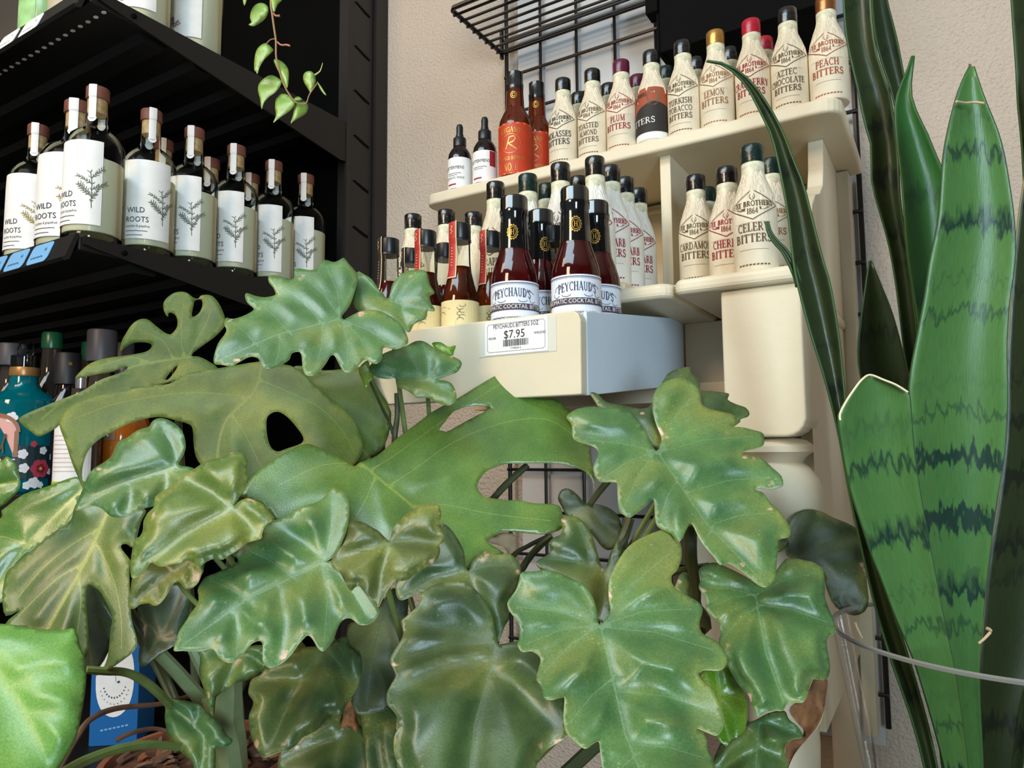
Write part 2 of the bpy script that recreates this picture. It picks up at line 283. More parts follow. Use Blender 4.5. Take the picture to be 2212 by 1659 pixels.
# ---------------------------------------------------------------- helpers: meshes
class MB:
    def __init__(s): s.v = []; s.f = []
    def add(s, v, f):
        n = len(s.v); s.v += [tuple(p) for p in v]; s.f += [tuple(i + n for i in q) for q in f]; return s
    def box(s, a, b):
        x0, y0, z0 = a; x1, y1, z1 = b
        return s.add([(x0, y0, z0), (x1, y0, z0), (x1, y1, z0), (x0, y1, z0), (x0, y0, z1), (x1, y0, z1), (x1, y1, z1), (x0, y1, z1)],
                     [(0, 3, 2, 1), (4, 5, 6, 7), (0, 1, 5, 4), (1, 2, 6, 5), (2, 3, 7, 6), (3, 0, 4, 7)])
    def prism(s, poly, axis, a, b):
        n = len(poly)
        def P(u, w, t): return (t, u, w) if axis == 'x' else ((u, t, w) if axis == 'y' else (u, w, t))
        v = [P(u, w, a) for u, w in poly] + [P(u, w, b) for u, w in poly]
        return s.add(v, [tuple(range(n - 1, -1, -1)), tuple(range(n, 2 * n))] + [(i, (i + 1) % n, n + (i + 1) % n, n + i) for i in range(n)])
    def lathe(s, prof, seg=28, cap0=True, cap1=True, off=(0, 0, 0), sq=0):
        n = len(prof); v = []; f = []
        for r, z in prof:
            for k in range(seg):
                a = 2 * math.pi * k / seg; v.append((off[0] + r * math.cos(a), off[1] + r * math.sin(a), off[2] + z))
        for i in range(n - 1):
            for k in range(seg):
                k2 = (k + 1) % seg; f.append((i * seg + k, i * seg + k2, (i + 1) * seg + k2, (i + 1) * seg + k))
        if cap0: f.append(tuple(range(seg - 1, -1, -1)))
        if cap1: f.append(tuple((n - 1) * seg + k for k in range(seg)))
        return s.add(v, f)
    def tube(s, pts, rad, seg=8):
        pts = [Vector(p) for p in pts]; n = len(pts)
        rads = rad if isinstance(rad, (list, tuple)) else [rad] * n
        v = []; f = []; up = Vector((0.31, 0.2, 0.93))
        for i, p in enumerate(pts):
            t = (pts[min(i + 1, n - 1)] - pts[max(i - 1, 0)]).normalized()
            a = t.cross(up)
            if a.length < 1e-4: a = t.cross(Vector((1, 0, 0)))
            a.normalize(); c = t.cross(a)
            for k in range(seg):
                w = 2 * math.pi * k / seg; v.append(p + (a * math.cos(w) + c * math.sin(w)) * rads[i])
        for i in range(n - 1):
            for k in range(seg):
                k2 = (k + 1) % seg; f.append((i * seg + k, i * seg + k2, (i + 1) * seg + k2, (i + 1) * seg + k))
        f.append(tuple(range(seg - 1, -1, -1))); f.append(tuple((n - 1) * seg + k for k in range(seg)))
        return s.add(v, f)
    def mesh(s, name, mat, smooth=False):
        me = bpy.data.meshes.new(name); me.from_pydata(s.v, [], s.f); me.validate()
        bm = bmesh.new(); bm.from_mesh(me); bmesh.ops.recalc_face_normals(bm, faces=bm.faces); bm.to_mesh(me); bm.free()
        if mat: me.materials.append(mat)
        if smooth:
            for p in me.polygons: p.use_smooth = True
            me.set_sharp_from_angle(angle=math.radians(38))
        return me
def link(name, me, parent=None, loc=None, rz=0.0):
    o = bpy.data.objects.new(name, me); COL.objects.link(o)
    if parent: o.parent = parent
    if loc is not None: o.location = loc
    if rz: o.rotation_euler = (0, 0, rz)
    return o
def obj(name, mb, mat, parent=None, smooth=False, bevel=0.0, loc=None):
    o = link(name, mb.mesh(name, mat, smooth), parent, loc)
    if bevel:
        b = o.modifiers.new('bevel', 'BEVEL'); b.width = bevel; b.segments = 3; b.limit_method = 'ANGLE'
    return o
def tag(o, label, cat, group=None):
    o['label'] = label; o['category'] = cat
    if group: o['group'] = group
    return o
def struct(o): o['kind'] = 'structure'; return o
def thing(name, label, cat, loc=(0, 0, 0), rz=0.0, group=None):
    o = bpy.data.objects.new(name, None); COL.objects.link(o); o.location = loc; o.rotation_euler = (0, 0, rz)
    o.empty_display_size = 0.02
    return tag(o, label, cat, group)
def smoothpts(pts, k=5, closed=False):
    pts = [Vector(p) for p in pts]; n = len(pts); out = []
    rngi = range(n if closed else n - 1)
    for i in rngi:
        if closed: p0, p1, p2, p3 = pts[i - 1], pts[i], pts[(i + 1) % n], pts[(i + 2) % n]
        else: p0, p1, p2, p3 = pts[max(i - 1, 0)], pts[i], pts[i + 1], pts[min(i + 2, n - 1)]
        for j in range(k):
            t = j / k
            out.append(0.5 * ((2 * p1) + (p2 - p0) * t + (2 * p0 - 5 * p1 + 4 * p2 - p3) * t * t + (3 * p1 - p0 - 3 * p2 + p3) * t ** 3))
    if not closed: out.append(pts[-1])
    return out

# ---------------------------------------------------------------- lettering
def arc(cx, cy, rx, ry, a0, a1, n=7):
    return [(cx + rx * math.cos(math.radians(a0 + (a1 - a0) * i / n)), cy + ry * math.sin(math.radians(a0 + (a1 - a0) * i / n))) for i in range(n + 1)]
TK, TN = 0.15, 0.06
def sf(x, y, w=0.14): return ([(x - w, y), (x + w, y)], TN)
def st(x, a=0, b=1): return [([(x, a), (x, b)], TK), sf(x, a + TN / 2 if a == 0 else a), sf(x, b - TN / 2)]
GL = {
 'A': (.78, [([(.10, 0), (.38, 1)], TN), ([(.38, 1), (.68, 0)], TK), ([(.2, .33), (.58, .33)], TN), sf(.10, .03, .1), sf(.68, .03, .12)]),
 'B': (.68, st(.16) + [([(.16, .97)] + arc(.3, .75, .2, .22, 90, -90) + [(.16, .53)], .09), ([(.16, .53)] + arc(.32, .28, .25, .25, 90, -90) + [(.16, .03)], .1)]),
 'C': (.72, [(arc(.42, .5, .34, .47, 50, 310, 12), .1), ([(.66, .7), (.66, .95)], TN)]),
 'D': (.78, st(.16) + [([(.16, .97)] + arc(.32, .5, .36, .47, 90, -90, 10) + [(.16, .03)], .1)]),
 'E': (.64, st(.16) + [([(.16, .97), (.56, .97), (.56, .78)], TN), ([(.16, .03), (.58, .03), (.58, .24)], TN), ([(.16, .52), (.46, .52)], TN), ([(.46, .42), (.46, .62)], TN)]),
 'F': (.60, st(.16) + [([(.16, .97), (.56, .97), (.56, .78)], TN), ([(.16, .52), (.46, .52)], TN), ([(.46, .42), (.46, .62)], TN)]),
 'G': (.78, [(arc(.42, .5, .34, .47, 50, 320, 12), .1), ([(.66, .08), (.66, .45)], .12), ([(.52, .45), (.76, .45)], TN), ([(.66, .72), (.66, .95)], TN)]),
 'H': (.82, st(.16) + st(.66) + [([(.16, .5), (.66, .5)], TN)]),
 'I': (.34, st(.17)),
 'K': (.76, st(.16) + [([(.22, .42), (.64, .97)], TN), ([(.34, .58), (.68, .03)], TK), sf(.64, .97, .1), sf(.68, .03, .1)]),
 'L': (.62, st(.16) + [([(.16, .03), (.58, .03), (.58, .28)], TN)]),
 'M': (.94, [([(.14, 0), (.14, 1)], TN), ([(.14, 1), (.46, .08)], TK), ([(.46, .08), (.78, 1)], TN), ([(.80, 0), (.80, 1)], TK), sf(.14, .03, .1), sf(.80, .03, .12), sf(.1, .97, .08), sf(.84, .97, .08)]),
 'N': (.80, [([(.15, 0), (.15, 1)], TN), ([(.15, 1), (.65, 0)], TK), ([(.65, 0), (.65, 1)], TN), sf(.15, .03, .1), sf(.65, .97, .1), sf(.1, .97, .08)]),
 'O': (.80, [(arc(.40, .5, .33, .47, 0, 360, 16), .1)]),
 'P': (.64, st(.16) + [([(.16, .97)] + arc(.32, .73, .24, .24, 90, -90) + [(.16, .49)], .09)]),
 'R': (.74, st(.16) + [([(.16, .97)] + arc(.32, .74, .22, .23, 90, -90) + [(.16, .51)], .09), ([(.34, .5), (.68, .02)], .12)]),
 'S': (.58, [(arc(.28, .74, .2, .23, 40, 230, 9) + arc(.28, .27, .21, .24, 70, -140, 9), .11), ([(.46, .74), (.46, .95)], TN), ([(.07, .05), (.07, .27)], TN)]),
 'T': (.68, [([(.34, 0), (.34, 1)], TK), sf(.34, .03), ([(.05, .78), (.05, .97), (.63, .97), (.63, .78)], TN)]),
 'U': (.80, [([(.16, .97), (.16, .3)] + arc(.38, .3, .22, .27, 180, 360, 8) + [(.60, .97)], .1), sf(.16, .97), sf(.62, .97, .1)]),
 'V': (.76, [([(.1, 1), (.4, 0)], TK), ([(.4, 0), (.66, 1)], TN), sf(.1, .97, .1), sf(.66, .97, .1)]),
 'W': (1.05, [([(.1, 1), (.34, 0)], TK), ([(.34, 0), (.52, .9)], TN), ([(.52, .9), (.74, 0)], TK), ([(.74, 0), (.94, 1)], TN), sf(.1, .97, .1), sf(.94, .97, .1)]),
 'Y': (.76, [([(.1, 1), (.38, .45)], TK), ([(.38, .45), (.64, 1)], TN), ([(.38, 0), (.38, .45)], TK), sf(.38, .03), sf(.1, .97, .1), sf(.64, .97, .1)]),
 'Z': (.66, [([(.08, .78), (.08, .97), (.56, .97), (.1, .03), (.6, .03), (.6, .24)], .08)]),
 '1': (.4, st(.2)), '8': (.6, [(arc(.3, .74, .19, .22, 0, 360, 10), .1), (arc(.3, .27, .22, .25, 0, 360, 10), .1)]),
 '6': (.6, [(arc(.3, .28, .22, .26, 0, 360, 10), .1), ([(.09, .3), (.16, .7), (.42, .98)], .1)]),
 '4': (.6, [([(.42, 0), (.42, 1), (.05, .3), (.56, .3)], .08)]),
 "'": (.2, [([(.1, .7), (.1, 1)], .1)]), '.': (.2, [([(.06, .05), (.14, .05)], .1)]), '-': (.4, [([(.06, .45), (.34, .45)], .07)]), ' ': (.35, []),
}
def stroke(mb, pts, t):
    for (a, b), (c, d) in zip(pts[:-1], pts[1:]):
        L = math.hypot(c - a, d - b)
        if L < 1e-9: continue
        nx, ny = -(d - b) / L * t / 2, (c - a) / L * t / 2
        ex, ey = (c - a) / L * t * .12, (d - b) / L * t * .12
        mb.add([(a - nx - ex, b - ny - ey, 0), (c - nx + ex, d - ny + ey, 0), (c + nx + ex, d + ny + ey, 0), (a + nx - ex, b + ny - ey, 0)], [(0, 1, 2, 3)])
def text2d(mb, s, x, y, h, width=None, center=True, space=0.06, yfun=None, bold=1.0):
    adv = [GL.get(c, GL[' '])[0] + space for c in s]; tot = sum(adv) - space
    kx = h if width is None else width / tot
    x0 = x - tot * kx / 2 if center else x
    for c, a in zip(s, adv):
        for pts, t in GL.get(c, GL[' '])[1]:
            q = [(x0 + u * kx, y + w * h) for u, w in pts]
            if yfun: q = [(u, w + yfun(u)) for u, w in q]
            stroke(mb, q, t * min(kx, h) * 1.05 * bold)
        x0 += a * kx
    return mb
def fonttext(s, h, width=None):
    cu = bpy.data.curves.new('lettering', 'FONT'); cu.body = s; cu.size = h * 1.4; cu.align_x = 'CENTER'; cu.resolution_u = 2
    o = bpy.data.objects.new('lettering', cu); COL.objects.link(o)
    dg = bpy.context.evaluated_depsgraph_get(); me = bpy.data.meshes.new_from_object(o.evaluated_get(dg))
    v = [tuple(p.co) for p in me.vertices]; f = [tuple(p.vertices) for p in me.polygons]
    bpy.data.objects.remove(o); bpy.data.meshes.remove(me)
    if width and v:
        w = max(p[0] for p in v) - min(p[0] for p in v)
        v = [(p[0] * width / w, p[1], 0) for p in v]
    return v, f
def put(mb, vf, x, y): mb.add([(p[0] + x, p[1] + y, 0) for p in vf[0]], vf[1])
def wrap(mb, rfun, ang=0.0, lift=0.0004):
    r0 = rfun(0.03)
    mb.v = [((rfun(y) + lift) * math.sin(x / r0 + ang), -(rfun(y) + lift) * math.cos(x / r0 + ang), y) for x, y, _ in mb.v]
    return mb
def patch(rfun, x0, x1, z0, z1, lift=0.0003, nx=18, nz=5):
    mb = MB(); v = []; f = []
    for j in range(nz + 1):
        for i in range(nx + 1): v.append((x0 + (x1 - x0) * i / nx, z0 + (z1 - z0) * j / nz, 0))
    for j in range(nz):
        for i in range(nx): a = j * (nx + 1) + i; f.append((a, a + 1, a + nx + 2, a + nx + 1))
    mb.add(v, f); return wrap(mb, rfun, 0, lift)
def prof_r(prof):
    zs = [p[1] for p in prof]; rs = [p[0] for p in prof]
    return lambda z: float(np.interp(z, zs, rs))
#BODY
# ================================================================ the room
WALL_Y = 1.19
struct(obj('wall_back', MB().box((-4.5, WALL_Y, 0), (2.6, WALL_Y + 0.15, 3.0)), M_STUCCO))
struct(obj('wall_left', MB().box((-4.65, -3.0, 0), (-4.5, WALL_Y + 0.15, 3.0)), M_STUCCO))
struct(obj('added_fill_block_wall', MB().box((2.0, -3.0, 0), (2.15, WALL_Y + 0.15, 3.0)), M_TABLE))  # unseen right wall, added and kept dark to cut fill light
struct(obj('floor', MB().box((-4.65, -3.0, -0.1), (2.6, WALL_Y + 0.15, 0)), M_FLOOR))
struct(obj('ceiling', MB().box((-4.65, -3.0, 3.0), (2.6, WALL_Y + 0.15, 3.1)), M_CEIL))

# ================================================================ black shop shelving on the left
GX = -1.062                       # outer face of the shelf brackets
gon = thing('shop_shelving', 'black steel shop shelving with slotted post standing against the stucco wall', 'shelving', (-1.6, 1.0, 0))
def gchild(name, mb, mat, parent=None, bevel=0.0):
    o = obj(name, mb, mat, gon if parent is None else parent, bevel=bevel)
    if parent is None: o.location = (1.6, -1.0, 0)
    return o
gchild('back_panel', MB().box((-3.0, 1.125, 0.05), (GX - 0.03, 1.14, 2.9)), M_BACKB)
mb = MB().box((GX - 0.035, 1.075, 0.0), (GX - 0.002, 1.15, 2.92)); gchild('slotted_post', mb, M_BLACK, bevel=0.002)
gchild('post_edge_strip', MB().box((GX - 0.004, 1.066, 0.0), (GX + 0.002, 1.078, 2.92)), M_BLACK)
gchild('wall_channel', MB().box((GX - 0.02, 1.15, 0.0), (GX + 0.006, 1.188, 2.92)), M_BLACK)
for k in range(30):
    z = 1.55 + k * 0.0508 - 0.35
    mbs = MB().prism([(1.088, z + 0.012), (1.094, z + 0.016), (1.138, z + 0.004), (1.136, z - 0.002), (1.120, z + 0.001)], 'x', GX - 0.0022, GX - 0.0014)
    if k % 2 == 0: gchild('slot', mbs, M_BACKB)
gchild('base_deck', MB().box((-3.0, 0.50, 0.0), (GX, 1.12, 0.16)), M_SHELF)
SHZ = (2.146, 1.764, 1.382, 1.0)
for i, z in enumerate(SHZ):
    s = gchild('shelf', MB().box((-3.0, 0.535, z - 0.022), (GX - 0.004, 1.12, z)), M_SHELF, bevel=0.003)
    br = MB().prism([(0.54, z + 0.0), (1.075, z + 0.0), (1.075, z - 0.085), (1.05, z - 0.088), (0.56, z - 0.016), (0.54, z - 0.012)], 'x', GX - 0.004, GX)
    obj('bracket', br, M_SHELF, s)
    obj('bracket_screw', MB().lathe([(0.004, 0), (0.004, 0.003), (0.002, 0.004)], 12), M_BACKB, s, loc=(0, 0, 0)).matrix_local = Matrix.Translation((GX, 0.60, z - 0.012)) @ Matrix.Rotation(math.pi / 2, 4, 'Y')
    for j in range(5):
        y = 0.62 + j * 0.095
        obj('stiffening_rib', MB().prism([(y, z - 0.022), (y + 0.05, z - 0.022), (y + 0.042, z - 0.034), (y + 0.008, z - 0.034)], 'x', -3.0, GX - 0.02), M_SHELF, s)
    # price rail, leaning out at the bottom
    rail = MB().prism([(0.535, z + 0.002), (0.530, z + 0.002), (0.517, z - 0.034), (0.512, z - 0.037), (0.516, z - 0.041), (0.523, z - 0.038), (0.535, z - 0.002)], 'x', -3.0, GX - 0.004)
    obj('price_rail', rail, M_SHELF, s)
    tagm = {0: M_LABELW, 1: M_TAGBLUE}.get(i)
    if tagm:
        starts = [-1.118, -1.19, -1.262] if i == 1 else [-1.185, -1.262, -1.339]
        for j, x1 in enumerate(starts):
            x0 = x1 - 0.060
            def rp(u, t): return (u, 0.5285 - 0.013 * t, z - 0.036 * t)
            c = []
            for (cx_, cy_, a0) in ((x1 - 0.008, 0.22, 0), (x0 + 0.008, 0.22, 90), (x0 + 0.008, 0.74, 180), (x1 - 0.008, 0.74, 270)):
                for a in (0, 30, 60, 90): c.append((cx_ + 0.008 * math.cos(math.radians(a0 + a)), cy_ - 0.2 * math.sin(math.radians(a0 + a))))
            v = [rp(u, t) for u, t in c]; n = len(v); v2 = [(a, b - 0.0012, cc - 0.0004) for a, b, cc in v]
            m = MB().add(v + v2, [tuple(range(n, 2 * n))] + [(q, (q + 1) % n, n + (q + 1) % n, n + q) for q in range(n)])
            to = obj('price_tag', m, tagm, s)
            tx = MB(); [stroke(tx, [(x0 + .010 + .0035 * k_, .000 + .0012 * (k_ % 3)), (x0 + .0125 + .0035 * k_, .003 - .001 * (k_ % 2))], .0012) for k_ in range(10)]
            put(tx, fonttext('H', 0.006), x0 + 0.045, 0.010)
            tx.v = [(p[0], 0.5285 - 0.013 * (0.72 - p[1] / 0.036) - 0.0017, z - 0.036 * (0.72 - p[1] / 0.036)) for p in tx.v]
            obj('tag_print', tx, M_INK, s)
    if i == 0:
        for j in range(16):
            x = GX - 0.012 - j * 0.0225
            d = MB().lathe([(0.0042, 0), (0.0042, 0.0006)], 12)
            h = obj('perforation_light_disc', d, M_LABELW, s); h.location = (x, 0.56, z - 0.0235); h.scale = (1.1, 0.8, 1)  # white disc paints the light that shows through each hole

# ================================================================ wire grid, board and wire shelf on the wall
gp = thing('wire_grid_panel', 'black wire grid panel hung on the stucco wall behind the cream shelves', 'grid panel', (-0.41, 1.165, 0.9))
def kid(par, name, mb, mat, **k):
    o = obj(name, mb, mat, par, **k); o.location = -par.location; return o
GZ0, GZ1, GPX0, GPS = 1.05, 2.42, -0.719, 0.0781
for k in range(9):
    x = GPX0 + k * GPS
    kid(gp, 'wire', MB().tube([(x, 1.165, GZ0), (x, 1.165, GZ1)], 0.0040 if k in (0, 8) else 0.0031, 7), M_WIRE, smooth=True)
for k in range(18):
    z = 2.4235 - k * 0.0781
    if z < GZ0: break
    kid(gp, 'wire', MB().tube([(GPX0 - 0.003, 1.1615, z), (GPX0 + 8 * GPS + 0.003, 1.1605, z)], 0.0031, 7), M_WIRE, smooth=True)
for k, z in enumerate((1.3, 1.6, 1.9, 2.2)):
    kid(gp, 'stand_off', MB().tube([(GPX0, 1.165, z), (GPX0, 1.188, z)], 0.003, 7), M_WIRE)
tag(obj('backing_board', MB().box((-0.70, 1.178, 1.02), (-0.10, 1.1885, 2.46)), M_BOARD), 'thin grey white board fixed to the wall behind the wire grid', 'board')
ws = thing('wire_shelf', 'black wire shelf hooked high on the wire grid', 'wire shelf', (-0.56, 1.07, 2.24))
SX0, SX1, SY0, SY1, SZ = -0.726, -0.405, 0.985, 1.158, 2.241
kid(ws, 'frame_rod', MB().tube([(SX0, SY1, SZ), (SX0, SY0 + .006, SZ), (SX0 + .006, SY0, SZ), (SX1 - .006, SY0, SZ), (SX1, SY0 + .006, SZ), (SX1, SY1, SZ)], 0.0044, 8), M_WIRE, smooth=True)
kid(ws, 'frame_rod', MB().tube([(SX0, SY1, SZ), (SX1, SY1, SZ)], 0.0040, 8), M_WIRE, smooth=True)
kid(ws, 'front_lip_rod', MB().tube([(SX0, SY0 - .002, SZ + .02), (SX1, SY0 - .002, SZ + .02)], 0.0028, 8), M_WIRE, smooth=True)
for k in range(8):
    y = SY0 + (SY1 - SY0) * (k + 0.7) / 8.3
    kid(ws, 'cross_wire', MB().tube([(SX0 - .004, y, SZ - .004), (SX1 + .004, y, SZ - .005)], 0.0026, 7), M_WIRE, smooth=True)
for x in (SX0, SX1):
    kid(ws, 'side_hook', MB().prism([(SY1 - .004, SZ - .012), (SY1 + .004, SZ - .012), (SY1 + .004, SZ + .05), (SY1 - .004, SZ + .05)], 'x', x - .0025, x + .0025), M_WIRE)
pt = kid(ws, 'price_card', MB().box((-0.655, SY0 - .008, SZ - .006), (-0.60, SY0 - .0065, SZ + .032)), M_LABELW)
tx = MB(); put(tx, fonttext('20', 0.006), -0.633, SZ + 0.001); tx.v = [(p[0], SY0 - .0086, p[1]) for p in tx.v]; kid(ws, 'card_print', tx, M_INK)
bb = thing('black_wall_bin', 'black steel bin mounted on the wire grid above the bitters bottles', 'bin', (-0.23, 1.1, 2.07))
kid(bb, 'tray', MB().box((-0.352, 1.03, 2.066), (-0.118, 1.157, 2.074)), M_BIN)
kid(bb, 'front_panel', MB().box((-0.352, 1.026, 2.062), (-0.118, 1.031, 2.26)), M_BIN)
kid(bb, 'side_panel', MB().box((-0.356, 1.026, 2.062), (-0.351, 1.157, 2.26)), M_BIN)
kid(bb, 'side_panel', MB().box((-0.119, 1.026, 2.062), (-0.114, 1.157, 2.26)), M_BIN)
kid(bb, 'corner_clip', MB().box((-0.372, 1.02, 2.128), (-0.352, 1.05, 2.26)), M_BIN, bevel=0.002)

# ================================================================ cream wall hutch with the pulled-out drawer
hu = thing('cream_hutch', 'cream painted hutch with two shelves, cubby, scrolled side and turned leg', 'hutch', (-0.4, 0.95, 0))
TZ, LZ, LY = 1.870, 1.630, 0.738
def hk(name, mb, bevel=0.002, mat=M_CREAM, smooth=False): return kid(hu, name, mb, mat, bevel=bevel, smooth=smooth)
def rounded(x0, x1, y0, y1, r, n=5):
    p = []
    for cx_, cy_, a0 in ((x1 - r, y1, None), (x0 + r, y1, None), (x0 + r, y0 + r, 180), (x1 - r, y0 + r, 270)):
        if a0 is None: p.append((x1 if cx_ > (x0 + x1) / 2 else x0, y1))
        else:
            for k in range(n + 1): a = math.radians(a0 + 90 * k / n); p.append((cx_ + r * math.cos(a), cy_ + r * math.sin(a)))
    return p
hk('top_shelf', MB().prism(rounded(-0.724, -0.088, 0.905, 1.15, 0.022), 'z', TZ - 0.019, TZ), 0.004)
hk('counter_board', MB().prism(rounded(-0.66, -0.2505, LY + .006, 1.15, 0.018), 'z', LZ - 0.017, LZ), 0.006)
hk('counter_board', MB().prism(rounded(-0.2465, -0.118, LY, 1.15, 0.012), 'z', LZ - 0.017, LZ), 0.006)
hk('riser_step', MB().box((-0.64, 0.7875, LZ), (-0.322, 1.15, LZ + 0.018)), 0.003)
hk('riser_step', MB().box((-0.307, 0.8385, LZ), (-0.145, 1.15, LZ + 0.018)), 0.003)
hk('divider', MB().box((-0.322, 0.925, LZ + 0.018), (-0.307, 1.15, TZ - 0.019)), 0.001)
hk('back_board', MB().box((-0.66, 1.150, 1.585), (-0.122, 1.160, TZ - 0.02)), 0)
pan = MB().box((-0.60, 1.10, LZ + 0.018), (-0.328, 1.112, TZ - 0.022)); hk('inset_panel', pan, 0.004, M_CREAM)
hk('inset_moulding', MB().tube([(-0.345, 1.098, LZ + .04), (-0.340, 1.098, LZ + .06), (-0.340, 1.098, TZ - .045), (-0.346, 1.098, TZ - .035), (-0.58, 1.098, TZ - .035)], 0.004, 8), 0, smooth=True)
sp = [(1.15, LZ)] + [(0.835, LZ)] + [(0.84, 1.66), (0.852, 1.70), (0.868, 1.728), (0.895, 1.748), (0.935, 1.762), (0.965, 1.782), (0.978, 1.81), (0.985, TZ - 0.019)] + [(1.15, TZ - 0.019)]
hk('scrolled_side', MB().prism(sp, 'x', -0.139, -0.120), 0.0015)
hk('drawer_rail', MB().box((-0.62, 0.90, 1.507), (-0.200, 0.985, 1.5305)), 0.001)
hk('rear_stile', MB().box((-0.1215, 1.118, 1.05), (-0.1045, 1.156, TZ - 0.02)), 0.001)
hk('carcass_front', MB().box((-0.294, 0.925, 1.16), (-0.195, 0.943, LZ - 0.017)), 0.001)
hk('carcass_side', MB().box((-0.133, 0.80, 1.16), (-0.121, 1.15, LZ - 0.017)), 0.001)
pil = [(-0.198, LZ - 0.017), (-0.198, 1.462), (-0.196, 1.458)] + [(-0.138 + 0.02 * math.cos(math.radians(a)), 1.478 + 0.02 * math.sin(math.radians(a))) for a in (-90, -70, -50, -30, -10, 0)] + [(-0.118, LZ - 0.017)]
hk('pilaster_block', MB().prism(pil, 'y', 0.748, 0.83), 0.003)
leg = MB().lathe([(0.020, 1.458), (0.034, 1.455), (0.041, 1.449), (0.041, 1.443), (0.034, 1.438), (0.030, 1.432), (0.036, 1.427), (0.045, 1.414), (0.049, 1.396), (0.046, 1.376), (0.036, 1.358), (0.028, 1.345), (0.026, 1.33), (0.030, 1.28), (0.034, 1.15), (0.026, 0.9), (0.022, 0.4), (0.026, 0.0)], 32, off=(-0.160, 0.79, 0))
hk('turned_leg', leg, 0, smooth=True)
hk('rear_leg', MB().box((-0.16, 1.10, 0.0), (-0.125, 1.14, LZ - 0.017)), 0.002)

dr = thing('pulled_out_drawer', 'white drawer pulled out of the hutch carrying dark bitters bottles and a price sticker', 'drawer', (-0.44, 0.66, 1.50))
DZ, DY, DX = 1.5795, 0.61, -0.2955
fp = [(-0.600, 1.4995), (DX - .0005, 1.4995), (DX, 1.571), (DX - .002, 1.5775), (DX - .0075, 1.5818), (-0.600, 1.5818)]
kid(dr, 'drawer_front', MB().prism(fp, 'y', DY, DY + .0135), M_CREAM, bevel=0.0015)
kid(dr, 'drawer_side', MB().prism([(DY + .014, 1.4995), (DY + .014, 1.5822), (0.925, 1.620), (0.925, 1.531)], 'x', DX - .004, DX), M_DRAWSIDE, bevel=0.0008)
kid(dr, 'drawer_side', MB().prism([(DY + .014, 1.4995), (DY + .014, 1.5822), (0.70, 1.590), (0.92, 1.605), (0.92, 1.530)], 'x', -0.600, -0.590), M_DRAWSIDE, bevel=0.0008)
kid(dr, 'drawer_bottom', MB().prism([(DY + .0135, 1.503), (DY + .0135, 1.510), (0.92, 1.540), (0.92, 1.533)], 'x', -0.590, DX - .004), M_TABLE)
kid(dr, 'display_deck', MB().box((-0.5895, DY + .0135, DZ - 0.007), (DX - .0045, 0.92, DZ)), M_WHITEP)
for x in (-0.58, -0.325):
    kid(dr, 'deck_support', MB().box((x - .005, DY + .018, 1.509), (x + .005, DY + .04, DZ - 0.007)), M_TABLE)
# price sticker on the drawer front
a = onY(1049, 690, DY); b = onY(1185, 752, DY)
tx0, tx1, tz1, tz0 = a.x, b.x, 1.5805, 1.5445
sl = 0.0
kid(dr, 'clear_tape', MB().box((tx0 - 0.008, DY - .0005, tz0 - 0.001), (tx1 + 0.009, DY + .0001, tz1 - 0.003)), M_TAPE)
kid(dr, 'price_sticker', MB().box((tx0, DY - .0012, tz0), (tx1, DY - .0004, tz1 - 0.001)), M_LABELW)
w = tx1 - tx0; cxs = (tx0 + tx1) / 2
tx = MB(); put(tx, fonttext('PEYCHAUDS BITTERS 5OZ', 0.0046, w * .72), cxs, tz0 + 0.0270); put(tx, fonttext('$7.95', 0.0085, w * .33), cxs - w * .02, tz0 + 0.0162)
put(tx, fonttext('40248', 0.0026), tx0 + w * .12, tz0 + 0.0162); put(tx, fonttext('WK0302', 0.0026), tx1 - w * .12, tz0 + 0.0178); put(tx, fonttext('7 94504 2', 0.0022), cxs, tz0 + 0.0048)
bx = cxs - w * .2
rr = random.Random(3)
while bx < cxs + w * .2:
    ww = rr.choice((.0004, .0007, .0011)); tx.add([(bx, tz0 + .008, 0), (bx + ww, tz0 + .008, 0), (bx + ww, tz0 + .0148, 0), (bx, tz0 + .0148, 0)], [(0, 1, 2, 3)]); bx += ww + rr.choice((.0005, .0008))
fr = [(tx0 + .003, tz0 + .005), (tx0 + .005, tz0 + .003), (tx1 - .005, tz0 + .003), (tx1 - .003, tz0 + .005), (tx1 - .003, tz1 - .006), (tx1 - .005, tz1 - .004), (tx0 + .005, tz1 - .004), (tx0 + .003, tz1 - .006), (tx0 + .003, tz0 + .005)]
stroke(tx, fr, 0.0003)
tx.v = [(p[0], DY - .0015, p[1]) for p in tx.v]; kid(dr, 'sticker_print', tx, M_INK)

# plant table under the frame
tb = thing('plant_table', 'brown wooden table carrying the potted plants below the shelves', 'table', (-0.4, 0.35, 0))
TBZ = 0.93
kid(tb, 'table_top', MB().box((-1.0, 0.12, TBZ - 0.03), (0.40, 0.745, TBZ)), M_TABLE, bevel=0.004)
for x in (-0.96, 0.36):
    for y in (0.16, 0.66): kid(tb, 'leg', MB().box((x - .025, y - .025, 0), (x + .025, y + .025, TBZ - .03)), M_TABLE)
